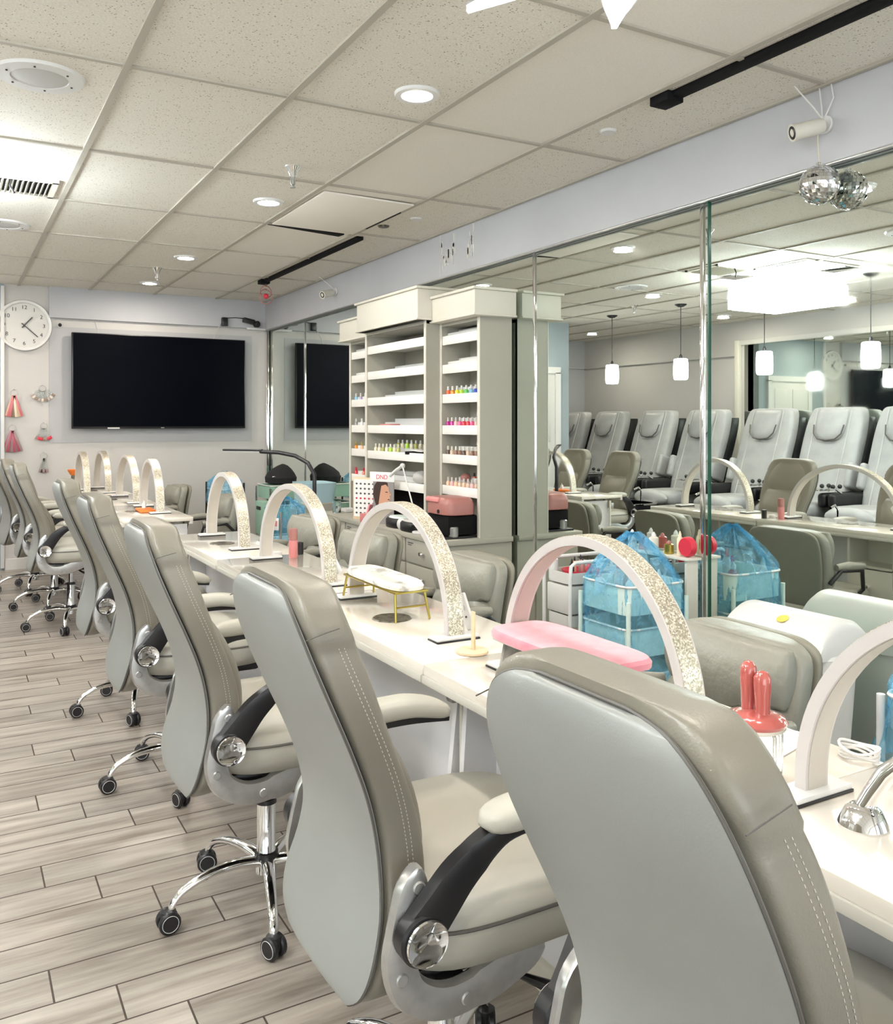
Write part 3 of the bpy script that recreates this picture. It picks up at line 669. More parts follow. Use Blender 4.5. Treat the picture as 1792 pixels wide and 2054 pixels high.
    # side brackets, knobs, arms
    for s in (-1, 1):
        path = [(-.172, .645), (-.182, .60), (-.195, .545), (-.202, .50), (-.188, .452), (-.150, .422), (-.10, .412), (-.03, .424), (.03, .446), (.07, .456)]
        pw = interp(path, 40); rg = []
        for i in range(40):
            p, q = pw[max(i-1, 0)], pw[min(i+1, 39)]; d = Vector((q[0]-p[0], q[1]-p[1])).normalized(); nn = Vector((-d.y, d.x))
            hw = .030*(math.sqrt(max(.01, 1-(1-min(1, (min(i, 39-i)/4.5)**1.6+.02))**2)))+(.006 if i > 28 else 0)
            a, b = pw[i]; y0 = s*.218; y1 = s*.242
            rg.append([(a+nn.x*hw*.9, y0, b+nn.y*hw*.9), (a+nn.x*hw, y0+s*.006, b+nn.y*hw), (a+nn.x*hw*.85, y1-s*.003, b+nn.y*hw*.85), (a+nn.x*hw*.45, y1, b+nn.y*hw*.45), (a-nn.x*hw*.45, y1, b-nn.y*hw*.45), (a-nn.x*hw*.85, y1-s*.003, b-nn.y*hw*.85), (a-nn.x*hw, y0+s*.006, b-nn.y*hw), (a-nn.x*hw*.9, y0, b-nn.y*hw*.9)])
        MB().loft(rg).obj('side_bracket', 'silver', t, ang=35)
        for a, b in ((-.174, .615), (-.204, .478), (-.085, .412)): MB().cyl((a, s*.242, b), .011, .006, 20, rot=(PI/2, 0, 0), bev=.002).obj('bracket_bolt', 'silver', t)
        MB().box((-.10, s*.20, .43), (.05, .06, .02), .004).obj('bracket_mount', 'black', t)
        kb = MB().cyl((-.180, s*.259, .548), .041, .034, 36, rot=(PI/2, 0, 0), bev=.004).obj('pivot_knob', 'black', t)
        cx = Matrix(((1, 0, 0), (0, 1, 0), (0, 0, 1)))
        MB().lathe([(.034, .0), (.0365, .003), (.035, .006), (.031, .0045), (.015, .0025), (0, .002)], (-.178, s*.2755, .546), 36, rot=(PI/2*(1 if s < 0 else -1), 0, 0)).obj('knob_cap', 'chrome', kb)
        # black arm
        ap = interp([(-.180, .550, .036), (-.150, .592, .032), (-.115, .640, .028), (-.070, .677, .021), (-.02, .694, .015), (.07, .694, .012), (.17, .684, .010)], 30); rg = []
        for i in range(30):
            p, q = ap[max(i-1, 0)], ap[min(i+1, 29)]; d = Vector((q[0]-p[0], q[1]-p[1])).normalized(); nn = Vector((-d.y, d.x)); a, b, h_ = ap[i]
            ya, yb = s*(.238+.025*min(1, i/12)), s*(.268+.025*min(1, i/12))
            rg.append([(a+nn.x*h_, ya, b+nn.y*h_), (a+nn.x*h_, yb-s*.004, b+nn.y*h_), (a+nn.x*h_*.6, yb, b+nn.y*h_*.6), (a-nn.x*h_*.6, yb, b-nn.y*h_*.6), (a-nn.x*h_, yb-s*.004, b-nn.y*h_), (a-nn.x*h_, ya, b-nn.y*h_)])
        ar = MB().loft([[(p[0]*(reach if p[0] > 0 else 1), p[1], p[2]) for p in r_] for r_ in rg]).obj('armrest', 'black', t, ang=35)
        rg = []
        for i in range(21):
            u = i/20; x = -.085+.265*u; z = .712+.008*math.sin(PI*u)-.030*max(0, u-.55)**1.5*2.2; k = math.sqrt(max(.02, 1-abs(2*u-1)**5))
            rg.append([(x, s*.280+.040*k*c_, z+.023*k*s_) for c_, s_ in [(math.copysign(abs(math.cos(q))**.7, math.cos(q)), math.copysign(abs(math.sin(q))**.7, math.sin(q))) for q in [2*PI*j/20 for j in range(20)]]])
        MB().loft([[(p[0]*(reach if p[0] > 0 else 1), p[1], p[2]) for p in r_] for r_ in rg]).obj('arm_pad', 'seat', ar, ang=60)
    # gas lift and five-star base
    MB().lathe([(.014, .40), (.014, .275)], n=20).lathe([(.026, .285), (.026, .14), (.030, .135), (.030, .085), (.020, .08), (0, .08)][::-1], n=28).obj('gas_lift', 'chrome', t)
    MB().lathe([(.014, .296), (.028, .292), (.029, .280), (.014, .278)], n=24).obj('lift_collar', 'black', t); MB().lathe([(.027, .145), (.033, .143), (.033, .128), (.027, .126)], n=24).obj('hub_collar', 'black', t)
    for k in range(5):
        a = math.radians(184+72*k)-rz; ca, sa = math.cos(a), math.sin(a)
        pr = interp([(.02, .118, .020), (.09, .128, .018), (.17, .122, .015), (.235, .098, .013), (.262, .072, .012), (.268, .055, .011)], 20); rg = []
        for i in range(20):
            p, q = pr[max(i-1, 0)], pr[min(i+1, 19)]; d = Vector((q[0]-p[0], q[1]-p[1])).normalized(); nn = Vector((-d.y, d.x)); r_, z_, h_ = pr[i]
            rg.append([((r_+nn.x*h_*.75*S)*ca-h_*1.0*Cc*sa, (r_+nn.x*h_*.75*S)*sa+h_*1.0*Cc*ca, z_+nn.y*h_*.75*S) for Cc, S in [(math.cos(w_), math.sin(w_)) for w_ in [2*PI*j/12 for j in range(12)]]])
        leg = MB().loft(rg).obj('base_leg', 'chrome', t)
        cr = MB(); cx_, cy_ = .275*ca, .275*sa; wr = (k*37 % 90)*PI/180
        for sd in (-1, 1):
            o_ = .014*sd; cr.cyl((cx_-o_*math.sin(wr+a), cy_+o_*math.cos(wr+a), .029), .029, .017, 24, rot=(PI/2, 0, wr+a), bev=.004)
        cr.lathe([(0, .058), (.020, .056), (.022, .03), (.018, .02)], (cx_, cy_, 0), 16)
        cr.obj('caster', 'black', leg)
        rr = MB()
        for sd in (-1, 1):
            o_ = .0228*sd; rr.lathe([(.020, -.001), (.0215, .001), (.023, -.001)], (cx_-o_*math.sin(wr+a), cy_+o_*math.cos(wr+a), .029), 24, rot=(PI/2*(-sd), 0, wr+a))
        rr.obj('caster_ring', 'ltgrey', leg)
    return t
CH = [(.905, .70, .0, 'nearest pale leather chair, seen from behind at the lower right'), (.82, 1.47, 0, 'second pale leather chair with silver bracket and round chrome knob facing the camera'),
      (.779, 2.41, 0, 'third pale leather chair from the camera along the tables'), (.775, 3.42, 0, 'fourth pale leather chair from the camera'),
      (.78, 4.37, 0, 'fifth pale leather chair, last before the gap between the table rows'), (.70, 6.32, 0, 'sixth pale leather chair, at the left edge below the clock'),
      (.67, 7.07, 0, 'seventh pale leather chair, mostly hidden behind the one under the clock'), (.60, 7.85, .12, 'farthest pale leather chair at the left edge')]
for x, y, r, lab in CH: make_chair((x, y, 0), r, lab, .62 if x > .9 else 1.0)

# ------------------------------------------------------------------ technician chairs (face -x)
def make_tech(loc, rz, lab):
    t = thing('technician_chair', lab, 'chair', loc, rz, 'low grey chairs on the mirror side of the tables')
    prof = interp([(.40, .16, .19), (.45, .168, .215), (.55, .175, .228), (.66, .190, .235), (.73, .205, .232), (.765, .212, .215), (.785, .215, .17), (.79, .215, .12)], 26)
    def bk(d0, d1, f_, m, nm, z0=0, z1=26):
        rg = []
        for i in range(z0, z1):
            z, x, hw = prof[i]; e = min(1, (z1-1-i)/4); k = .4+.6*math.sqrt(1-(1-e)**2)
            rg.append(sq(x+(d0+d1)/2, 0, (d1-d0)/2*k, hw*f_, z, 3.6, 40))
        MB().loft(rg).obj(nm, m, t, ang=60)
    bk(0, .035, .96, 'techback', 'back_panel'); bk(-.085, .006, 1.0, 'tech', 'backrest')
    # puffed front: wide drooping head pad over two side lobes
    rg = []
    for i in range(17):
        u = i/16; k = math.sin(PI*min(max(u, .03), .97))**.5; r_ = []
        for p in sq(.195-.088+.02*u, 0, .014+.045*k, .224*(.93+.07*k), 0, 3, 48):
            r_.append((p[0], p[1], .640+.140*u-.055*(1-u)*(1-abs(p[1])/.224)+.006*math.sin(p[1]*60)*(1-u)))
        rg.append(r_)
    MB().loft(rg).obj('head_pillow', 'tech', t, ang=80)
    for s in (-1, 1):
        MB().ball((.11, s*.130, .545), .105, 28, sx=.52, sy=.98, sz=.95, rot=(s*.45, 0, 0)).obj('side_pillow', 'tech', t)
    MB().ball((.105, 0, .52), .09, 24, sx=.5, sy=.8, sz=1.0).obj('centre_pillow', 'tech', t)
    for s in (-1, 1): MB().tube([(.10, s*.235, .60), (.02, s*.25, .605), (-.10, s*.25, .595)], [.018, .024, .018], 12).obj('arm_pad', 'tech', t)
    for s in (-1, 1): MB().tube([(.15, s*.235, .52), (.08, s*.25, .585), (-.09, s*.25, .575), (-.12, s*.235, .47), (-.05, s*.2, .40)], .012, 10).obj('arm_frame', 'black', t)
    rg = [sq(-.03, 0, a, b, z, 4, 40) for z, a, b in ((.38, .19, .20), (.40, .22, .23), (.44, .225, .235), (.465, .205, .215), (.47, .14, .15))]
    MB().loft(rg).obj('seat', 'tech', t, ang=70)
    MB().lathe([(.024, .09), (.024, .25), (.014, .26), (.014, .37)], n=20).obj('gas_lift', 'chrome', t)
    for k in range(5):
        a = 2*PI*k/5+.3; lg = MB().tube([(.02*math.cos(a), .02*math.sin(a), .11), (.15*math.cos(a), .15*math.sin(a), .10), (.25*math.cos(a), .25*math.sin(a), .065)], [.018, .015, .012], 10).obj('base_leg', 'chrome', t)
        MB().cyl((.255*math.cos(a), .255*math.sin(a), .028), .028, .04, 20, rot=(PI/2, 0, a), bev=.006).obj('caster', 'black', lg)
    return t
TC = [(1.68, 1.70, -.05, 'grey puffy technician chair in front of the white bin'), (1.745, 3.20, .0, 'grey technician chair right of the marble hand rest lamp'), (1.72, 4.18, .1, 'grey technician chair seen through the arch before the drawers'),
      (1.74, 5.05, .1, 'grey technician chair with the floor lamp beside it'), (1.72, 6.9, 0, 'grey technician chair beyond the gap, by the far row'), (1.62, 8.2, 0, 'farthest grey technician chair by the television wall'), (1.72, .55, 0, 'technician chair at the nearest table, out of the picture')]
for x, y, r, lab in TC: make_tech((x+.035, y, 0), r, lab)

# ------------------------------------------------------------------ shelving unit with drawer base
t = thing('polish_shelving_unit', 'tall grey shelving unit with white shelves and drawer base against the mirrors', 'shelving unit', (0, 0, 0))
XB = 2.925
SEC = [('right', 4.37, 4.85, 2.70, 1.98, 2.13), ('centre', 4.85, 5.77, 2.60, 2.0, 2.195), ('left', 5.77, 6.29, 2.70, 1.98, 2.13)]
SH = [1.90, 1.72, 1.535, 1.34, 1.16, .965]
body = MB().box(((2.47+XB)/2, 5.33, .34), (XB-2.47, 1.92, .62)).obj('drawer_base', 'cab', t, smooth=False)
MB().box(((2.445+XB)/2, 5.33, .664), (XB-2.445, 1.96, .032), .004).obj('counter_top', 'cab', t)
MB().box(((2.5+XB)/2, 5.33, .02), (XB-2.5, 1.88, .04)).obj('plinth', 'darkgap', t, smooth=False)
for nm, a, b, xf, zt, zc in SEC:
    tk = .022
    MB().box(((xf+XB)/2, a+tk/2, (.68+zt)/2), (XB-xf, tk, zt-.68)).box(((xf+XB)/2, b-tk/2, (.68+zt)/2), (XB-xf, tk, zt-.68)).box((XB-.008, (a+b)/2, (.68+zt)/2), (.016, b-a, zt-.68)).box(((xf+XB)/2, (a+b)/2, zt-.01), (XB-xf, b-a, .02)).obj('carcass', 'cab', t, smooth=False)
    for yy in (a+tk/2, b-tk/2): MB().box((xf-.001, yy, (.68+zt)/2), (.006, tk+.004, zt-.68), .001).obj('front_edging', 'cabtop', t)
    MB().box(((xf-.065+XB)/2, (a+b)/2, (zt+zc)/2), (XB-xf+.065, b-a+(.10 if nm != 'centre' else .02), zc-zt), .004).box(((xf-.08+XB)/2, (a+b)/2, zc+.008), (XB-xf+.08, b-a+(.13 if nm != 'centre' else .05), .016), .003).box(((xf-.075+XB)/2, (a+b)/2, zt+.006), (XB-xf+.075, b-a+(.12 if nm != 'centre' else .04), .012), .003).obj('cornice', 'cabtop', t)
    for i, z in enumerate(SH):
        if nm == 'centre' and i == 5: pass
        s = MB().box(((xf+.004+XB)/2, (a+b)/2, z-.020), (XB-xf-.02, b-a-2*tk, .012)).box((xf+.010, (a+b)/2, z-.028), (.010, b-a-2*tk, .056), .001).obj('shelf', 'shelfw', t)
        MB().box((XB-.10, (a+b)/2, z+.004), (.16, b-a-2*tk, .036)).box((XB-.06, (a+b)/2, z+.032), (.08, b-a-2*tk, .03)).obj('riser', 'riser', s)
# drawers, knobs and stickers
for r, (z0, z1) in enumerate(((.50, .645), (.345, .49), (.19, .335), (.05, .18))):
    for k in range(4):
        ya = 4.39+k*.475; yb = ya+.455
        if r > 0 and k % 2 == 0: yb = ya+.455
        d = MB().box((2.464, (ya+yb)/2, (z0+z1)/2), (.014, yb-ya, z1-z0), .003).obj('drawer', 'cab', t)
        MB().lathe([(.006, 0), (.006, .012), (.016, .018), (.012, .03), (0, .032)], (2.458, (ya+yb)/2-.05*(k % 2), (z0+z1)/2), 16, rot=(0, -PI/2, 0)).obj('knob', 'chrome', d)
        if r == 0 or (r == 1 and k == 1):
            MB().box((2.4563, yb-.06, z1-.025), (.0012, .07, .006)).box((2.4563, yb-.05, z1-.037), (.0012, .05, .005)).obj('sticker', 'ink', d)
# black block put in as the dark void of the lowest centre opening
tag(MB().box((2.83, 5.30, .782), (.14, .80, .20), .006).obj('black_void_block', 'blackm'), 'black block put in as the dark void of the lowest centre opening of the shelving unit', 'box')

# ------------------------------------------------------------------ polish bottles on the shelves
BC = {}
def bmat(c):
    if c not in BC: BC[c] = mat('polish_%d' % len(BC), c, .12, coat=.5)
    return BC[c]
CN = {'orange-red': (.85, .12, .03), 'orange': (.9, .30, .03), 'yellow': (.85, .80, .05), 'lime': (.45, .75, .05), 'green': (.10, .50, .10), 'sky blue': (.25, .55, .75), 'royal blue': (.04, .10, .6), 'dark blue': (.02, .04, .25),
      'magenta': (.55, .03, .30), 'hot pink': (.85, .10, .30), 'pale pink': (.85, .50, .50), 'red': (.70, .03, .06), 'coral': (.85, .25, .18), 'beige': (.65, .50, .38), 'brown': (.25, .13, .09), 'dark brown': (.10, .06, .05), 'peach': (.85, .55, .38), 'grey': (.35, .34, .33), 'lilac': (.50, .45, .65), 'white': (.85, .85, .85), 'cream': (.80, .75, .55), 'olive': (.45, .45, .12)}
ORD = ['first', 'second', 'third', 'fourth', 'fifth', 'sixth', 'seventh', 'eighth', 'ninth', 'tenth', 'eleventh', 'twelfth']
SHN = ['top', 'second', 'third', 'fourth', 'fifth', 'lowest']
def bottle(x, y, z, col, lab, grp, cap='white', h=.045):
    o = thing('polish_bottle', lab, 'bottle', (x, y, z), 0, grp)
    MB().lathe([(0, .0005), (.0125, .0005), (.0135, .003), (.0135, h*.62), (.010, h*.72), (.006, h*.78)], n=14).obj('glass_body', bmat(CN[col]), o)
    MB().lathe([(.0072, h*.76), (.0078, h*.8), (.0065, h*1.22), (0, h*1.24)], n=12).obj('bottle_cap', cap, o)
def row(sec, shelf, xo, cols, cap, zadd=0, rowname='front', a=None, b=None):
    nm, y0, y1, xf, zt, zc = sec; y0 += .045; y1 -= .045
    if a is not None: y0, y1 = a, b
    z = SH[shelf]-.0138+(.036 if zadd else 0); n = len(cols)
    for i, c in enumerate(cols):
        y = y1-(y1-y0)*(i/(max(1, n-1)))
        bottle(xf+xo, y, z, c, '%s bottle, %s from left, %s row, %s shelf, %s bay' % (c, ORD[i], rowname, SHN[shelf], nm), 'bottles on the %s shelf of the %s bay' % (SHN[shelf], nm), cap, .052 if zadd == 0 else .046)
R_, C_, L_ = SEC
row(R_, 2, .035, ['orange-red', 'orange', 'yellow', 'lime', 'green', 'sky blue', 'royal blue', 'dark blue'], 'white')
row(R_, 3, .035, ['magenta', 'magenta', 'pale pink', 'hot pink', 'red', 'red', 'hot pink', 'beige', 'brown'], 'pinkwhite')
row(R_, 3, .14, ['grey', 'coral', 'peach', 'coral'], 'pinkwhite', .048, 'raised', 4.42, 4.62)
row(R_, 4, .035, ['dark brown', 'beige', 'brown', 'brown', 'dark brown', 'beige', 'brown', 'brown', 'beige'], 'cabtop')
row(R_, 4, .14, ['brown', 'grey', 'beige', 'grey'], 'cabtop', .048, 'raised', 4.42, 4.62)
row(R_, 5, .035, ['peach', 'pale pink', 'peach', 'beige', 'peach', 'beige', 'pale pink', 'beige', 'brown'], 'pinkwhite')
row(R_, 5, .14, ['coral', 'dark brown', 'grey', 'dark brown'], 'black', .048, 'raised', 4.42, 4.66)
row(C_, 4, .04, ['cream', 'cream', 'olive', 'cream', 'lime', 'cream', 'olive'], 'cabtop', 0, 'front', 5.32, 5.68)
row(C_, 4, .13, ['olive', 'cream', 'lime', 'cream', 'olive', 'cream', 'cream'], 'white', .048, 'raised', 5.10, 5.50)
row(L_, 2, .035, ['sky blue', 'lilac', 'white', 'royal blue', 'white', 'sky blue'], 'white')
row(L_, 3, .035, ['grey', 'white', 'grey', 'white', 'grey'], 'white')
row(L_, 4, .035, ['orange', 'peach', 'cream', 'orange', 'yellow'], 'gold')
row(L_, 5, .035, ['red', 'coral', 'red', 'red'], 'red')
t = thing('swatch_box', 'dark swatch booklet lying open on the fifth shelf of the centre bay', 'booklet', (2.68, 5.02, 1.147), .2); MB().box((0, 0, .012), (.12, .26, .02), .003).obj('booklet_cover', 'blackm', t); MB().box((-.01, .02, .026), (.08, .12, .006), .001, rot=(.08, 0, 0)).obj('booklet_page', 'paper', t)
tag(MB().ball((0, 0, .045), .05, 16, sx=1.1, sy=1.5, sz=.9).obj('plastic_pouch', 'ltgrey', loc=(2.70, 5.1, .951)), 'crumpled grey plastic pouch on the lowest shelf of the centre bay', 'pouch')
tag(MB().box((2.67, 5.52, 1.338), (.08, .18, .022), .005).obj('pink_case', 'pinkpl'), 'flat pink case on the fourth shelf of the centre bay', 'case')
tag(MB().ball((0, 0, .025), .026, 14, sx=1.2, sy=1.4).obj('trinket_pouch', 'rose', loc=(2.80, 4.70, .990)), 'small dusty pink pouch on the lowest shelf of the right bay', 'pouch')

# ------------------------------------------------------------------ things on the counter
CT = .680
t = thing('colour_chart_poster', 'framed nail colour chart with a red-lettered card on top, standing on the counter', 'poster', (2.54, 5.60, CT), 0)
t.rotation_euler = (0, 0, .50)
MB().box((0, 0, .147), (.014, .25, .294), .003).obj('frame', 'wood', t)
MB().box((-.0085, .008, .150), (.003, .21, .262)).obj('chart_sheet', 'paper', t, smooth=False)
q = MB()
for r in range(7):
    if r == 3: continue
    for c in range(5): q.ball((-.0105, .09-c*.036, .25-r*.034), .0095, 8, sx=.25, sz=.75)
q.obj('colour_dots', 'ink', t); q = MB()
for c in range(5): q.ball((-.0108, .09-c*.036, .148), .0095, 8, sx=.25, sz=.75)
q.obj('colour_dots', 'red', t)
t = thing('portrait_poster', 'grey advertising poster with a dark-haired woman in profile', 'poster', (2.52, 5.30, CT), .50)
MB().box((0, 0, .15), (.006, .17, .30)).obj('board', 'printbg', t, smooth=False)
def plate(name, pts, m, x): MB().prism(pts, x-.0012, x, 'yz').obj(name, m, t, smooth=False)
plate('printed_hair', [(.075, .255), (.05, .285), (.0, .29), (-.035, .275), (-.04, .23), (-.01, .17), (.02, .10), (.045, .09), (.07, .15), (.085, .20)], 'hairm', -.0032)
plate('printed_face', [(.015, .255), (-.02, .265), (-.045, .245), (-.05, .215), (-.066, .198), (-.052, .188), (-.058, .175), (-.052, .160), (-.04, .145), (-.01, .14), (.0, .10), (.05, .05), (.03, .02), (.04, .12), (.03, .18)], 'skin', -.0046)
MB().box((-.0056, -.028, .214), (.001, .020, .006)).box((-.0056, -.045, .166), (.001, .014, .006)).obj('printed_features', 'hairm', t)
t2 = MB().box((-.004, .01, .315), (.004, .20, .065), .001).obj('title_card', 'paper', t); text_mesh('DND', .042, 'red', 'card_letters', t2, (-.0068, .01, .313), (PI/2, 0, -PI/2))
t = thing('clip_desk_lamp', 'slim white folding desk lamp arm reaching over the counter', 'lamp', (2.49, 4.72, CT))
MB().cyl((0, 0, .008), .05, .016, 24, bev=.004).obj('lamp_base', 'white', t); MB().tube([(0, 0, .01), (.01, .14, .2), (.03, .30, .40)], .005, 8).obj('lower_arm', 'white', t)
MB().tube([(.03, .30, .40), (.02, .37, .37), (.01, .44, .33)], .011, 10).ball((.03, .30, .40), .018, 12).obj('lamp_head', 'white', t)
t = thing('uv_nail_lamp', 'rose pink curing machine stacked on a black box at the right end of the counter', 'nail lamp', (2.60, 4.54, CT+.135))
rg = [sq(0, 0, a, b, z, 4, 40) for z, a, b in ((0, .10, .145), (.004, .105, .15), (.06, .105, .15), (.085, .098, .14), (.10, .085, .125), (.103, .06, .1))]
MB().loft(rg).obj('housing', 'rose', t); MB().box((-.085, .04, .078), (.05, .16, .035), .01, rot=(0, .5, 0)).obj('front_flap', 'pinkpl', t); MB().cyl((-.106, -.04, .02), .012, .006, 16, rot=(0, PI/2, 0)).obj('power_button', 'black', t)
t = thing('black_equipment_box', 'black equipment box under the rose pink machine', 'box', (2.61, 4.54, CT)); MB().box((0, 0, .075), (.20, .26, .115), .01).obj('box_body', 'blackm', t); MB().box((0, 0, .006), (.27, .28, .012), .003).obj('base_plate', 'black', t); MB().cyl((-.06, -.12, .04), .03, .06, 20, bev=.006).obj('side_cylinder', 'silver', t)
MB().box((-.06, .14, .06), (.10, .06, .10), .01).obj('side_block', 'blackm', t)
for x, y, lab, m_ in ((2.54, 5.10, 'black hand dryer with pale blue lid on the counter, left one', 'tealtray'), (2.525, 4.86, 'black hand dryer with clear lid on the counter, right one', 'ltgrey')):
    t = thing('nail_dryer', lab, 'nail dryer', (x, y, CT), 0, 'black nail dryers on the counter')
    MB().loft([sq(0, 0, a, b, z, 3, 32) for z, a, b in ((0, .07, .10), (.008, .075, .105), (.05, .075, .105), (.062, .066, .095))]).obj('housing', 'black', t)
    MB().loft([sq(0, 0, a, b, z, 3, 32) for z, a, b in ((.058, .06, .09), (.072, .05, .08), (.076, .03, .05))]).obj('lid', m_, t)
tag(MB().ball((0, 0, .035), .04, 18, sx=.8, sy=1.1).obj('white_cup', 'white', loc=(2.49, 4.965, CT)), 'small white rounded holder between the two black dryers', 'holder')
t = thing('pink_gift_box', 'pink folded box at the foot of the poster', 'box', (2.50, 5.44, CT), .4); MB().box((0, 0, .03), (.10, .14, .06), .004).obj('box_body', 'pinkpl', t); MB().box((.02, .04, .085), (.06, .012, .07), .002, rot=(.3, 0, .3)).obj('box_flap', 'pinkvel', t)
tag(MB().lathe([(.028, 0), (.032, .005), (.034, .09), (.031, .09), (.029, .006), (0, .006)], n=24).obj('glass_tumbler', 'glass', loc=(2.53, 6.14, CT)), 'clear glass tumbler at the left end of the counter', 'glass')
tag(MB().box((0, 0, .012), (.10, .14, .024), .006).obj('tissue_packet', 'white', loc=(2.65, 6.20, CT)), 'white packet at the left end of the counter', 'packet')

# ------------------------------------------------------------------ things on the nail tables
TZ = .750
t = thing('manicure_hand_rest', 'hand rest with marble patterned cushion on thin gold legs', 'hand rest', (1.225, 2.575, TZ), 0)
MB().loft([sq(0, 0, a, b, z, 4, 44) for z, a, b in ((.088, .050, .195), (.092, .060, .205), (.103, .063, .208), (.114, .056, .20), (.119, .035, .16))]).obj('cushion', 'marblec', t)
MB().box((0, 0, .0865), (.115, .40, .006), .001).obj('frame', 'gold', t)
for sx in (-1, 1):
    for sy in (-1, 1): MB().tube([(sx*.050, sy*.185, .085), (sx*.058, sy*.205, .001)], .004, 8).obj('leg', 'gold', t)
for sx in (-1, 1): MB().tube([(sx*.054, -.195, .045), (sx*.054, .195, .045)] if False else [(sx*.052, -.188, .070), (sx*.052, -.188, .0705)], .001, 4)
for sy in (-1, 1): MB().tube([(-.054, sy*.195, .042), (.054, sy*.195, .042)], .003, 8).obj('stretcher', 'gold', t)
t = thing('manicure_hand_rest', 'pink velvet hand rest pad on black patterned folding legs', 'hand rest', (1.20, 1.575, TZ), 0)
MB().loft([sq(0, 0, a, b, z, 5, 44) for z, a, b in ((.090, .082, .205), (.094, .090, .213), (.106, .091, .214), (.114, .086, .208), (.117, .06, .18))]).obj('velvet_pad', 'pinkvel', t)
MB().box((0, 0, .088), (.15, .38, .006), .002).obj('under_plate', 'pinkwhite', t)
M['marbleblk'] = noisy(mat('black_marble', (.1, .1, .1), .2), 16, (.02, .02, .02), (.38, .37, .34), detail=8)
for sy in (-1, 1): MB().box((0, sy*.165, .044), (.13, .010, .095), .003, rot=(sy*.30, 0, 0)).obj('leg', 'marbleblk', t)
t = thing('cactus_jar', 'ribbed glass jar with coral ceramic lid topped by two cactus shapes', 'jar', (1.20, 1.045, TZ))
rg = []
for r_, z in ((.036, .001), (.042, .004), (.044, .02), (.044, .075), (.040, .085)):
    rg.append([((r_*(1+.03*math.cos(16*q)))*math.cos(q), (r_*(1+.03*math.cos(16*q)))*math.sin(q), z) for q in [2*PI*i/96 for i in range(96)]])
MB().loft(rg).obj('jar_body', 'glass', t)
ld = MB().lathe([(.036, .086), (.050, .088), (.053, .094), (.048, .101), (.030, .107), (.0, .110)], n=40).obj('lid', 'coral', t)
MB().lathe([(.045, .080), (.050, .083), (.050, .088), (.045, .089)], n=40).obj('lid_seal', 'cabtop', ld)
MB().lathe([(.013, .100), (.0125, .115), (.0135, .135), (.0150, .155), (.0145, .168), (.009, .177), (0, .180)], (.004, -.012, 0), 24).obj('cactus_knob', 'coral', ld)
MB().lathe([(.012, .100), (.012, .115), (.013, .140), (.0145, .168), (.013, .180), (.007, .188), (0, .190)], (.006, .020, 0), 24).obj('cactus_knob', 'coral', ld)
t = thing('wooden_card_stand', 'round pale wooden stand with an upright slat beside the arch lamp foot', 'stand', (1.19, 1.965, TZ))
MB().lathe([(0, 0), (.040, 0), (.043, .002), (.043, .007), (.040, .009), (0, .009)], n=40).obj('round_base', 'wood', t); MB().box((.004, .0, .058), (.005, .016, .10), .001).obj('upright_slat', 'wood', t)
def remote(x, y, z, r, lab):
    t = thing('white_remote', lab, 'remote control', (x, y, z), 0, 'white remote controls clipped on the arch lamps'); t.rotation_euler = r
    MB().box((0, 0, .05), (.010, .034, .105), .004).obj('remote_body', 'white', t)
    MB().cyl((-.006, 0, .062), .008, .003, 18, rot=(0, PI/2, 0)).obj('touch_ring', 'ltgrey', t); MB().cyl((-.006, 0, .035), .003, .003, 12, rot=(0, PI/2, 0)).obj('button', 'ink', t)
remote(1.285, 2.125, TZ+.02, (-.35, -.1, .2), 'white remote leaning on the lamp foot behind the wooden stand')
remote(1.255, 3.02, TZ+.05, (-.65, -.1, .2), 'white remote clipped to the arch lamp behind the second chair')
t = thing('pink_spray_bottle', 'tall shiny pink bottle standing on the table', 'bottle', (1.34, 3.76, TZ)); MB().lathe([(0, 0), (.018, 0), (.020, .003), (.020, .075), (.019, .078)], n=28).obj('bottle_body', 'pinkpl', t); MB().lathe([(.0195, .079), (.0195, .125), (.017, .130), (0, .131)], n=28).obj('bottle_cap', 'rose', t)
tag(MB().lathe([(0, 0), (.016, 0), (.017, .004), (.016, .055), (0, .058)], n=20).obj('dark_bottle', 'black', loc=(1.40, 3.84, TZ)), 'small dark bottle behind the pink bottle', 'bottle')
tag(MB().lathe([(0, 0), (.020, 0), (.022, .004), (.020, .016), (0, .018)], n=20).obj('white_dish', 'white', loc=(1.30, 3.86, TZ)), 'tiny white dish left of the pink bottle', 'dish')
for x, y, lab in ((1.105, 2.125, 'small printed notice sticker on the table, left one'), (1.085, 2.02, 'small printed notice sticker on the table, right one')):
    t = thing('table_sticker', lab, 'sticker', (x, y, TZ), 0, 'printed stickers on the table'); MB().box((0, 0, .0006), (.06, .085, .0012)).obj('sticker_film', 'paper', t)
    q = MB()
    for r in range(4):
        for c in range(5):
            if random.random() < .8: q.box((-.018+r*.011, -.028+c*.013+random.uniform(-.002, .002), .0015), (.006, random.uniform(.006, .011), .0006))
    q.obj('sticker_print', 'ltgrey', t)
t = thing('paper_sheets', 'white paper sheets lying on the table behind the jar', 'paper', (1.27, 1.24, TZ), .1); MB().box((0, 0, .001), (.20, .28, .002)).obj('sheet', 'paper', t, smooth=False); MB().box((.01, -.05, .003), (.18, .24, .002), rot=(0, 0, .15)).obj('sheet', 'paper', t, smooth=False)
tag(MB().tube([(1.22, 1.12, TZ+.006), (1.28, 1.16, TZ+.012), (1.33, 1.22, TZ+.035), (1.38, 1.24, TZ+.02), (1.41, 1.16, TZ+.008), (1.43, 1.08, TZ+.006)], .0022, 6).obj('white_cable', 'cord'), 'thin white cable arching over the paper sheets', 'cable')
q = MB()
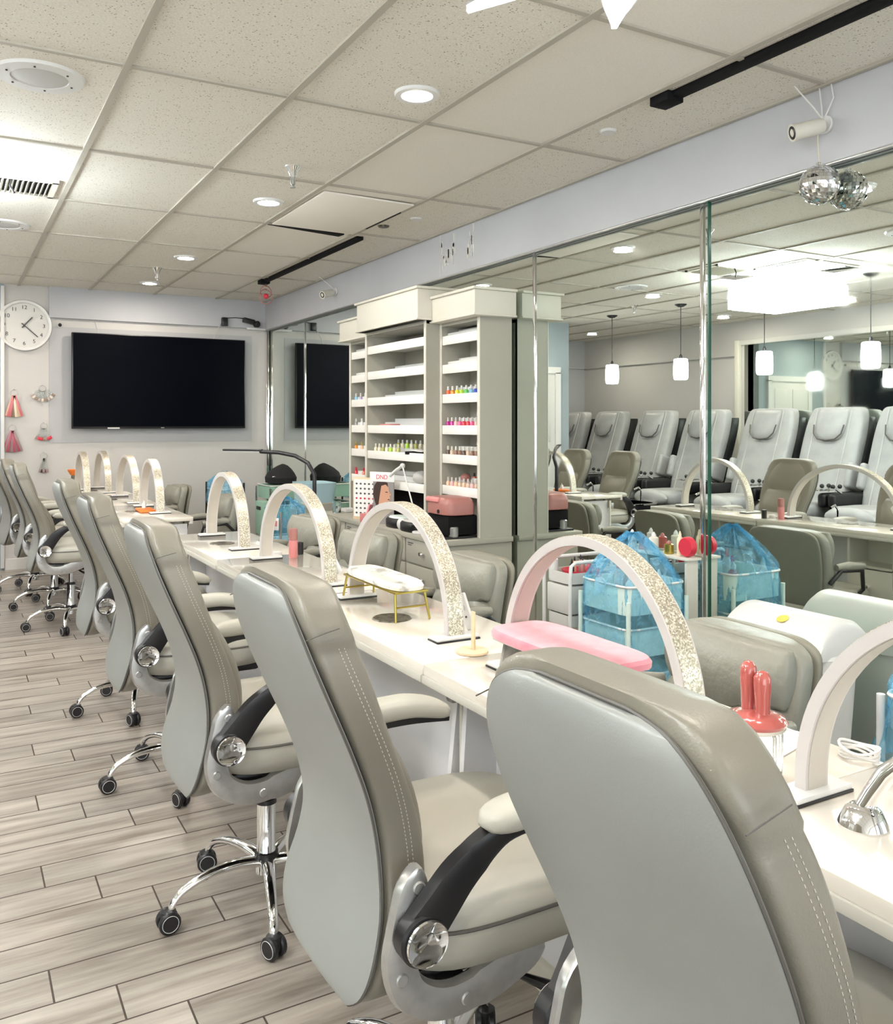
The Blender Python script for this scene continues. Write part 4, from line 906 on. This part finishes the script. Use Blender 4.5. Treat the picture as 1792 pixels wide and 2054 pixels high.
for k in range(5): q.tube([(1.415+(.022+.002*k)*math.cos(a), 1.00+.035*math.sin(a), TZ+.006+.004*k+.004*math.sin(a*2+k)) for a in [2*PI*i/24 for i in range(25)]], .0025, 6)
q.tube([(1.41, .97, TZ+.004), (1.42, .92, TZ+.004), (1.425, .88, TZ+.01)], .0025, 6)
tag(q.obj('coiled_cord', 'cord'), 'coiled white power cord at the back edge of the nearest table', 'cord')
tag(MB().box((1.425, .86, TZ+.008), (.02, .04, .016), .003).obj('power_plug', 'white'), 'white plug at the end of the coiled cord', 'plug')
t = thing('chrome_stand_lamp', 'chrome stand with flared round foot at the right edge', 'stand', (1.187, .832, TZ))
MB().lathe([(0, 0), (.034, 0), (.036, .003), (.033, .010), (.026, .024), (.018, .031), (0, .033)], n=40).obj('foot', 'chrome', t)
MB().tube([(0, 0, .028), (.010, -.008, .05), (.022, -.022, .08), (.030, -.045, .105), (.035, -.09, .12)], [.012, .0135, .0145, .013, .010], 18).obj('curved_neck', 'chrome', t)
MB().cyl((.03, -.11, .135), .022, .02, 24, rot=(.5, .3, 0), bev=.004).obj('clamp_head', 'black', t)
t = thing('magnifier_head', 'round black knob behind the chrome stand at the right edge', 'knob', (1.40, .80, TZ)); MB().lathe([(0, 0), (.014, 0), (.006, .012), (.006, .045), (.024, .050), (.026, .060), (.020, .070), (0, .072)], n=24).obj('knob', 'black', t)
tag(MB().lathe([(0, 0), (.035, 0), (.055, .035), (.06, .05), (.058, .052), (.052, .04), (.0, .03)], n=28).obj('orange_bowl', 'orange', loc=(.99, 8.66, TZ+.130)), 'orange bowl stacked on a small dark pot at the far end', 'bowl')
tag(MB().lathe([(0, 0), (.03, 0), (.032, .004), (.028, .126), (.0, .129)], n=24).obj('dark_pot', 'grille', loc=(.99, 8.66, TZ)), 'small dark pot under the orange bowl', 'pot')
t = thing('red_tray', 'flat red tray under the nearest arch lamp of the far row', 'tray', (1.16, 6.22, TZ)); MB().box((0, 0, .012), (.10, .22, .018), .005).obj('tray_body', 'orange', t); MB().lathe([(0, .02), (.014, .02), (.014, .05), (.006, .06), (0, .075)], (.0, .05, 0)).obj('small_bottle', 'white', t)
for k, y in enumerate((4.10, 4.72)): pass
t = thing('charger_bracket', 'white plug adapter and navy ring box hung under the table, seen in the mirror', 'adapter', (1.452, 1.62, .64)); MB().box((.012, 0, .02), (.024, .06, .075), .004).obj('adapter_body', 'white', t); MB().cyl((.04, .0, -.03), .035, .028, 24).obj('ring_box', 'navy', t); MB().box((.02, .07, -.03), (.02, .035, .05), .004).obj('plug', 'ltgrey', t)

# ------------------------------------------------------------------ floor lamp
t = thing('black_floor_lamp', 'slim black floor lamp bent over at the top, behind the arch lamps', 'lamp', (2.0, 5.22, 0))
MB().lathe([(0, 0), (.11, 0), (.115, .005), (.11, .018), (.02, .022), (.0, .022)], n=36).obj('base', 'black', t)
MB().tube([(0, 0, .02), (0, 0, .5), (0, 0, .94), (0, .0, 1.03), (-.02, .06, 1.10), (-.08, .13, 1.145), (-.16, .22, 1.165), (-.25, .32, 1.17)], .013, 12).obj('pole', 'black', t)
MB().box((-.335, .42, 1.178), (.026, .30, .014), .004, rot=(0, 0, .70)).obj('light_bar', 'black', t)
MB().box((-.335, .42, 1.169), (.018, .28, .004), rot=(0, 0, .70)).obj('light_strip', 'ltgrey', t)

# ------------------------------------------------------------------ trolleys, bags, bin
def frame_trolley(name, lab, loc, sx, sy, h, zs, m_frame, m_tray, rz=0, tray_h=.06):
    t = thing(name, lab, 'trolley', loc, rz)
    for a in (-1, 1):
        for b in (-1, 1):
            MB().tube([(a*sx/2, b*sy/2, .05), (a*sx/2, b*sy/2, h)], .010, 10).obj('post', m_frame, t)
            MB().cyl((a*sx/2, b*sy/2, .025), .025, .02, 18, rot=(PI/2, 0, .4), bev=.004).obj('caster', 'black', t)
    for z in zs:
        q = MB(); e = 10
        o_ = [sq(0, 0, sx/2, sy/2, z, 8, 40), sq(0, 0, sx/2, sy/2, z+tray_h, 8, 40), sq(0, 0, sx/2-.006, sy/2-.006, z+tray_h, 8, 40), sq(0, 0, sx/2-.006, sy/2-.006, z+.006, 8, 40)]
        q.loft(o_).obj('tray', m_tray, t, ang=35)
        MB().tube([(p[0], p[1], z+tray_h) for p in sq(0, 0, sx/2+.002, sy/2+.002, 0, 8, 40)]+[(sq(0, 0, sx/2+.002, sy/2+.002, 0, 8, 40)[0][0], 0, z+tray_h)], .006, 6).obj('tray_rim', 'white', t)
    return t
def bag(name, lab, loc, sx, sy, z0, zt, zp, seed, tuck=.0, m='bag'):
    rnd = random.Random(seed); n = 90; rg = []; ph = [rnd.uniform(0, 6.28) for _ in range(8)]
    prof = [(z0, 1.12), (z0+(zt-z0)*.15, 1.20), (z0+(zt-z0)*.4, 1.14), (z0+(zt-z0)*.7, 1.08), (zt, 1.03), (zt+(zp-zt)*.35, .80), (zt+(zp-zt)*.65, .52), (zt+(zp-zt)*.88, .24), (zp, .06)]
    for z, f_ in interp(prof, 40):
        base = sq(0, 0, sx/2*f_, sy/2*f_, z, 3.2, n); u = (z-z0)/(zp-z0); amp = .016*(1-.5*abs(2*u-1)) if z < zt else .020
        r = []
        for i, p in enumerate(base):
            q = 2*PI*i/n; d = amp*(.45*math.sin(9*q+ph[0]+3*u)+.4*math.sin(17*q+ph[1]-5*u)+.3*math.sin(31*q+ph[2]+8*u)+.25*math.sin(5*q+ph[3]+14*u))
            L_n = math.hypot(p[0], p[1])+1e-6; r.append((p[0]*(1+d/L_n), p[1]*(1+d/L_n), z+.25*d))
        rg.append(r)
    o = MB().loft(rg, cap=False).obj(name, m, loc=loc, ang=70); tag(o, lab, 'plastic bag'); return o
def small_bottles(cx, cy, z, pts, grp, labf):
    for i, (dx, dy, r, h, m_, capm, nm) in enumerate(pts):
        o = thing('supply_bottle', labf % nm, 'bottle', (cx+dx, cy+dy, z), 0, grp)
        MB().lathe([(0, 0), (r, 0), (r*1.04, .003), (r, h*.7), (r*.5, h*.78)], n=16).obj('bottle_body', m_, o); MB().lathe([(r*.5, h*.76), (r*.5, h*.86), (r*.18, h), (0, h*1.01)], n=14).obj('bottle_cap', capm, o)
# near-mirror blue bagged trolley
tr1 = frame_trolley('supply_trolley', 'mint green supply trolley wrapped in a blue plastic bag before the mirror', (2.635, 2.975, 0), .33, .32, .60, (.16, .36, .54), 'tealtray', 'tealtray', tray_h=.15 if False else .12)
bag('blue_plastic_bag', 'crumpled translucent blue plastic bag over the mint trolley before the mirror', (2.635, 2.975, 0), .345, .335, .16, .66, .87, 3)
small_bottles(2.635, 2.975, .548, [(-.10, -.10, .022, .17, 'white', 'white', 'a white pump bottle at the near left corner'), (-.03, .06, .02, .20, 'ltgrey', 'pinkpl', 'a grey bottle with pink cap in the middle'), (.08, -.08, .022, .16, 'pinkpl', 'white', 'a pink bottle at the near right corner'), (.05, .09, .018, .18, 'sw7', 'ink', 'a tan bottle with dark cap'), (-.11, .10, .02, .15, 'paper', 'red', 'a white bottle with red cap')], 'bottles inside the blue bag', 'bottle inside the blue bag, %s')
# items standing on the counter end seen above the blue bag
t = thing('white_utility_cart', 'white metal utility cart with rounded handle, left of the blue bag', 'trolley', (2.63, 3.285, 0))
for z in (.18, .42, .615):
    MB().loft([sq(0, 0, .175, .095, z, 7, 36), sq(0, 0, .175, .095, z+.05, 7, 36), sq(0, 0, .169, .089, z+.05, 7, 36), sq(0, 0, .169, .089, z+.006, 7, 36)]).obj('tray', 'whitem', t, ang=35)
for b in (-1, 1):
    MB().tube([(-.18, b*.10, .05), (-.18, b*.10, .64), (-.175, b*.10, .70), (-.15, b*.10, .715), (.15, b*.10, .715), (.175, b*.10, .70), (.18, b*.10, .64), (.18, b*.10, .05)], .009, 10).obj('frame_tube', 'white', t)
    for a in (-1, 1): MB().cyl((a*.18, b*.10, .026), .026, .02, 18, rot=(PI/2, 0, .4), bev=.004).obj('caster', 'black', t)
MB().box((-.02, 0, .54), (.31, .17, .13), .006).obj('drawer_box', 'whitem', t)
t = thing('red_bowl', 'bright pink-red bowl full of small bottles on the white cart', 'bowl', (2.58, 3.275, .622)); MB().lathe([(0, 0), (.06, 0), (.085, .035), (.088, .045), (.084, .045), (.058, .006), (0, .006)], n=36).obj('bowl_body', M['red'], t)
small_bottles(2.58, 3.275, .630, [(-.035, .02, .011, .085, 'black', 'black', 'black, on the left'), (-.01, -.03, .011, .09, 'dark' if False else 'rose', 'black', 'rose, in front'), (.02, .025, .011, .10, 'sw6', 'black', 'brown, at the back'), (.04, -.015, .011, .085, 'sw5', 'ink', 'wine red, on the right'), (.0, .045, .010, .09, 'sw1', 'black', 'peach, at the rear left')], 'small bottles in the red bowl', 'small bottle in the red bowl, %s')
small_bottles(2.475, 3.345, .622, [(0, 0, .022, .13, 'white', 'red', 'white squeeze bottle with red nozzle beside the red bowl')], 'bottles on the white cart', '%s')
tag(MB().box((2.70, 3.345, .637), (.09, .04, .028), .005).obj('black_case', 'black'), 'small black case at the left end of the white cart', 'case')
# row of items on a narrow ledge behind the bag
t = thing('side_shelf_cart', 'low black side table behind the blue bag carrying bottles', 'side table', (2.885, 3.10, 0)); MB().box((0, 0, .745), (.09, .5, .012), .003).obj('shelf_board', 'cabtop', t)
for b in (-1, 1): MB().box((0, b*.23, .37), (.07, .012, .735)).obj('leg_panel', 'cabtop', t)
small_bottles(2.885, 3.10, .752, [(0, .16, .020, .085, 'white', 'white', 'squat white bottle, left one'), (0, .08, .022, .07, 'coral', 'coral', 'coral red figurine pot'), (-.01, .0, .022, .09, 'cabtop', 'white', 'cream bottle with white cap'), (.0, -.09, .022, .06, 'gold', 'rose', 'yellow and bronze pot'), (.0, -.16, .014, .11, 'sw4', 'sw4', 'thin beige tube')], 'small things on the ledge behind the blue bag', '%s on the ledge behind the blue bag')
tag(MB().lathe([(0, 0), (.04, 0), (.045, .01), (.045, .03), (.0, .034)], rot=(0, PI/2, 0), n=24).obj('red_round_box', 'red', loc=(2.865, 2.89, .797)), 'dark red round box standing on edge on the ledge behind the blue bag', 'box')
# bagged trolley at the right edge
frame_trolley('supply_trolley', 'white three-tier trolley under a blue bag at the right edge', (2.13, 1.12, 0), .36, .40, .70, (.10, .36, .62), 'white', 'whitem', tray_h=.08)
bag('blue_plastic_bag', 'crumpled blue plastic bag over the white trolley at the right edge', (2.13, 1.12, 0), .39, .43, .53, .72, .86, 11)
tag(MB().box((2.12, 1.12, .40), (.28, .30, .06), .01).obj('towel_stack', 'white'), 'folded white towel on the middle tier of the trolley at the right edge', 'towel')
small_bottles(2.13, 1.12, .63, [(-.08, .10, .022, .12, 'ltgrey', 'black', 'dark-capped grey bottle'), (-.02, .02, .022, .13, 'grille', 'white', 'dark bottle with white cap'), (-.10, -.02, .02, .12, 'silver', 'ink', 'silvery bottle')], 'bottles in the bag at the right edge', '%s in the blue bag at the right edge')
# far trolley with black hat
frame_trolley('supply_trolley', 'green-sided metal trolley beside the mirror under the black bag', (2.72, 7.95, 0), .36, .42, .76, (.22, .48, .66), 'chrome', 'green', tray_h=.12)
t = thing('green_side_bin', 'mint green hanging bin on the side of the far trolley', 'bin', (2.475, 7.72, .35)); MB().box((0, 0, .15), (.10, .22, .30), .01).obj('bin_body', 'green', t); MB().box((-.053, 0, .24), (.004, .12, .03), .002).obj('bin_slot', 'black', t)
hat = MB(); rg = []
for z, a, b, cx in ((.0, .10, .15, 0), (.012, .135, .185, 0), (.06, .14, .19, 0), (.10, .12, .165, .0), (.14, .085, .11, .01), (.17, .045, .05, .02), (.185, .01, .01, .02)): rg.append([(p[0]+cx, p[1], p[2]) for p in sq(0, 0, a, b, z, 2.2, 32)])
t = thing('black_salon_bag', 'black peaked cloth bag with a white tag on the far trolley', 'bag', (2.72, 7.98, .785)); hat.loft(rg).obj('bag_body', 'fabric', t, ang=25); MB().box((-.105, -.115, .05), (.006, .03, .055), .001, rot=(0, 0, .7)).obj('white_tag', 'white', t)
# second blue bag trolley seen between the arches
frame_trolley('supply_trolley', 'white tubular trolley with blue bag, seen through the third arch', (2.25, 6.35, 0), .28, .32, .70, (.12, .42), 'silver', 'whitem')
bag('blue_plastic_bag', 'bright blue plastic bag hanging on the trolley seen through the third arch', (2.2, 6.35, 0), .24, .30, .42, .70, .80, 21)
t = thing('orange_label_tag', 'white tag with pink print hanging on the blue bag', 'tag', (2.06, 6.16, .62), .4); MB().box((0, 0, 0), (.004, .07, .09), .002).obj('tag_card', 'white', t); MB().box((-.003, 0, .005), (.002, .04, .04)).obj('tag_print', 'pinkpl', t)
# blue box row left of the unit, reflected by the mirror
t = thing('blue_storage_tub', 'pale blue translucent tub of bottles near the far mirror', 'tub', (2.66, 6.95, .0)); MB().box((0, 0, .35), (.30, .36, .70), .01).obj('stand', 'cab', t, smooth=False); MB().loft([sq(0, 0, .13, .17, .70, 5, 32), sq(0, 0, .15, .19, .86, 5, 32), sq(0, 0, .143, .183, .86, 5, 32), sq(0, 0, .124, .164, .708, 5, 32)]).obj('tub_body', 'palegl', t)
small_bottles(2.66, 6.95, .712, [(-.07, .08, .018, .13, 'sky' if False else 'tealtray', 'white', 'mint bottle at the left'), (-.05, .0, .018, .14, 'white', 'white', 'white bottle in the middle'), (-.07, -.09, .018, .12, 'ltgrey', 'white', 'grey bottle at the right')], 'bottles in the pale blue tub', '%s of the pale blue tub')
bag('blue_plastic_bag', 'small blue bag bundle left of the far trolley', (2.25, 8.2, 0), .26, .34, .60, .80, .90, 31)
frame_trolley('supply_trolley', 'dark cluttered trolley holding the small blue bag bundle', (2.25, 8.2, 0), .26, .34, .80, (.20, .46, .68), 'black', 'whitem')

# white bin
t = thing('white_swing_bin', 'white bin with domed swing lid standing against the mirror', 'bin', (2.72, 2.19, 0))
MB().loft([sq(0, 0, a, b, z, 4, 48) for z, a, b in ((0, .105, .17), (.01, .11, .175), (.46, .130, .205), (.50, .135, .21))]).obj('bin_body', 'white', t)
MB().loft([sq(0, 0, a, b, z, 4, 48) for z, a, b in ((.485, .150, .225), (.49, .156, .232), (.535, .158, .235), (.545, .150, .228))]).obj('rim', 'white', t)
rg = []
for i in range(17):
    u = -1+2*i/16; y = .215*u; hh = .115*math.sqrt(max(.0, 1-abs(u)**2.4))
    rg.append([(-.145, y, .535), (-.145, y, .54+hh*.45), (-.12, y, .54+hh*.75), (-.06, y, .54+hh*.95), (0, y, .54+hh), (.06, y, .54+hh*.95), (.12, y, .54+hh*.75), (.145, y, .54+hh*.45), (.145, y, .535)])
# dome curved across the short side, flat ends
rg = []
for i in range(25):
    u = -1+2*i/24; x = .148*u; hh = .125*max(0, 1-abs(u)**2.2)**.6
    rg.append([(x, yy, .535) for yy in (-.222,)]+[(x, yy*.222, .538+hh*min(1, (1-abs(yy))*7+.55)**.5) for yy in (-1, -.97, -.9, -.6, 0, .6, .9, .97, 1)]+[(x, .222, .535)])
sw = MB().loft(rg).obj('swing_lid', 'white', t, ang=50)
MB().cyl((-.085, -.02, .642), .022, .0015, 24, rot=(0, -.45, 0)).obj('yellow_sticker', mat('yellow_sticker_ink', (.80, .62, .12), .5), t)

# ------------------------------------------------------------------ mirrored half of the room: chandelier, pendants, pedicure chairs
def chandelier(x, y, lab):
    t = thing('crystal_chandelier', lab, 'chandelier', (x, y, CEIL))
    MB().box((0, 0, -.012), (.66, .92, .024), .004).obj('ceiling_plate', 'chrome', t)
    MB().box((0, 0, -.19), (.54, .68, .25), .005).obj('lit_core', 'crystal', t)
    q = MB()
    for r in range(3):
        z = -.10-.085*r
        for i in range(18):
            for s in (-1, 1): q.box((-.289+.034*i, s*.355, z), (.024, .012, .075), .003)
        for i in range(20):
            for s in (-1, 1): q.box((s*.285, -.34+.0358*i, z), (.012, .024, .075), .003)
    q.obj('crystal_drops', 'crystal', t)
chandelier(-.25, 5.02, 'glowing rectangular crystal chandelier seen in the mirror')
chandelier(-.9, 1.4, 'second crystal chandelier, added out of the picture for more cool light')  # added unseen to strengthen the cool light from the left
for i, y in enumerate((8.13, 7.0, 5.88, 4.75, 3.6)):
    t = thing('pendant_lamp', ['pendant lamp with white glass shade, leftmost in the mirror', 'pendant lamp with white glass shade, second from the left in the mirror', 'pendant lamp with white glass shade, partly behind the chandelier in the mirror', 'pendant lamp over the middle pedicure chairs', 'nearest pendant lamp over the pedicure chairs'][i], 'pendant lamp', (-.99, y, CEIL), 0, 'white glass pendant lamps over the pedicure chairs')
    MB().lathe([(0, -.03), (.03, -.028), (.06, -.010), (.065, 0)], n=28).obj('ceiling_rose', 'black', t)
    MB().tube([(0, 0, -.03), (0, 0, -.56)], .004, 8).lathe([(0, -.60), (.018, -.60), (.018, -.56), (.006, -.54)], n=16).obj('cord', 'black', t)
    MB().lathe([(.020, -.585), (.065, -.590), (.075, -.60), (.080, -.72), (.076, -.80), (.066, -.815), (0, -.82)], n=32).obj('glass_shade', 'pend', t)
def make_pedi(loc, lab, full=True):
    t = thing('pedicure_chair', lab, 'pedicure chair', loc, 0, 'pedicure massage chairs along the left wall')
    # platform and basin
    MB().box((.35 if full else .06, 0, .12), (1.5 if full else .92, .74, .24), .02).obj('platform', 'black', t)
    if full:
        MB().loft([sq(.95, 0, a, b, z, 3, 32) for z, a, b in ((.24, .22, .26), (.42, .26, .30), (.45, .26, .30))]).obj('foot_basin', 'black', t)
        MB().loft([sq(.95, 0, a, b, z, 3, 32) for z, a, b in ((.45, .27, .31), (.465, .27, .31), (.465, .22, .26), (.45, .22, .26))]).obj('basin_rim', 'chrome', t)
        MB().tube([(.72, .05, .46), (.72, .05, .58), (.76, .05, .62), (.82, .05, .60)], .012, 10).obj('faucet', 'chrome', t)
    # dark back shell
    st = interp([(.50, -.02, .27), (.75, -.10, .29), (1.0, -.19, .30), (1.25, -.275, .30), (1.42, -.33, .285), (1.49, -.35, .26)], 24)
    MB().loft([sq(x-.12, 0, .12, hw*.98, z-.05, 4, 32) for z, x, hw in st[:22]]).obj('rear_shell', 'black', t)
    rg = []
    for i, (z, x, hw) in enumerate(interp([(.50, .0, .30), (.75, -.08, .325), (1.0, -.17, .335), (1.25, -.255, .335), (1.42, -.31, .315), (1.50, -.335, .28), (1.52, -.345, .22)], 30)):
        rg.append(sq(x+.0, 0, .085 if i < 28 else .05, hw, z, 4.5, 44))
    MB().loft(rg).obj('backrest', 'pedi', t, ang=60)
    for s in (-1, 1): MB().tube([(.085+x, s*.20, z) for z, x in ((.55, -.01), (.75, -.08), (1.0, -.17), (1.25, -.255), (1.42, -.31), (1.50, -.335))], .006, 6).obj('back_seam', 'ltgrey', t)
    MB().loft([sq(-.27+.085-.33*(z-1.30), 0, d, w_, z, 2.6, 32) for z, d, w_ in ((1.18, .02, .08), (1.20, .035, .13), (1.26, .05, .165), (1.36, .055, .175), (1.46, .045, .175), (1.50, .02, .16))]).obj('head_pillow', 'pedi', t, ang=70)
    MB().tube([(-.27+.085-.33*(z-1.30)+.045, y, z) for y, z in ((-.175, 1.34), (-.16, 1.25), (-.10, 1.195), (0, 1.18), (.10, 1.195), (.16, 1.25), (.175, 1.34))], .007, 6).obj('pillow_seam', 'seam', t)
    MB().loft([sq(.30, 0, a, b, z, 4, 40) for z, a, b in ((.42, .27, .26), (.45, .31, .29), (.54, .32, .30), (.58, .29, .28), (.585, .2, .2))]).obj('seat', 'pedi', t, ang=70)
    MB().ball((.62, 0, .50), .10, 20, sx=.9, sy=2.6).obj('footrest', 'pedi', t)
    for s in (-1, 1):
        MB().box((.18, s*.345, .62), (.50, .09, .14), .035, seg=3).obj('armrest', 'black', t)
        MB().box((-.10, s*.33, .82), (.24, .07, .26), .03, rot=(0, -.3, 0), seg=3).obj('side_cushion', 'pedi', t)
    MB().box((.36, -.30, .72), (.26, .16, .014), .005).obj('tray', 'chrome', t)
    k = MB()
    for dx, dy in ((.30, -.34), (.40, -.34), (.30, .34), (.40, .34)): k.ball((dx, dy, .755), .022, 12)
    k.obj('control_knob', 'black', t); MB().tube([(.30, -.34, .70), (.30, -.34, .74)], .008).tube([(.28, .34, .69), (.36, .34, .735), (.46, .34, .735)], .012).obj('chrome_handle', 'chrome', t)
    return t
PL = ['pedicure chair cut by the right edge of the mirror view', 'large pale pedicure chair, second from the right in the mirror', 'pale pedicure chair, third from the right in the mirror', 'pale pedicure chair just left of the mirror joint', 'pedicure chair left of the mirror joint, fifth from the right', 'second pedicure chair from the left in the mirror', 'leftmost pedicure chair in the mirror, beside the shelving unit', 'pedicure chair nearest the storefront']
p0 = make_pedi((-1.75, 5.05, 0), PL[0])
for i, y in enumerate((5.85, 6.68, 7.62, 8.48)): dup(p0, (-1.75, y, 0), 0, PL[i+1])
p1 = make_pedi((-1.78, 9.42, 0), PL[5], False); dup(p1, (-1.78, 10.25, 0), 0, PL[6])
dup(p0, (-1.75, 4.2, 0), 0, PL[7])
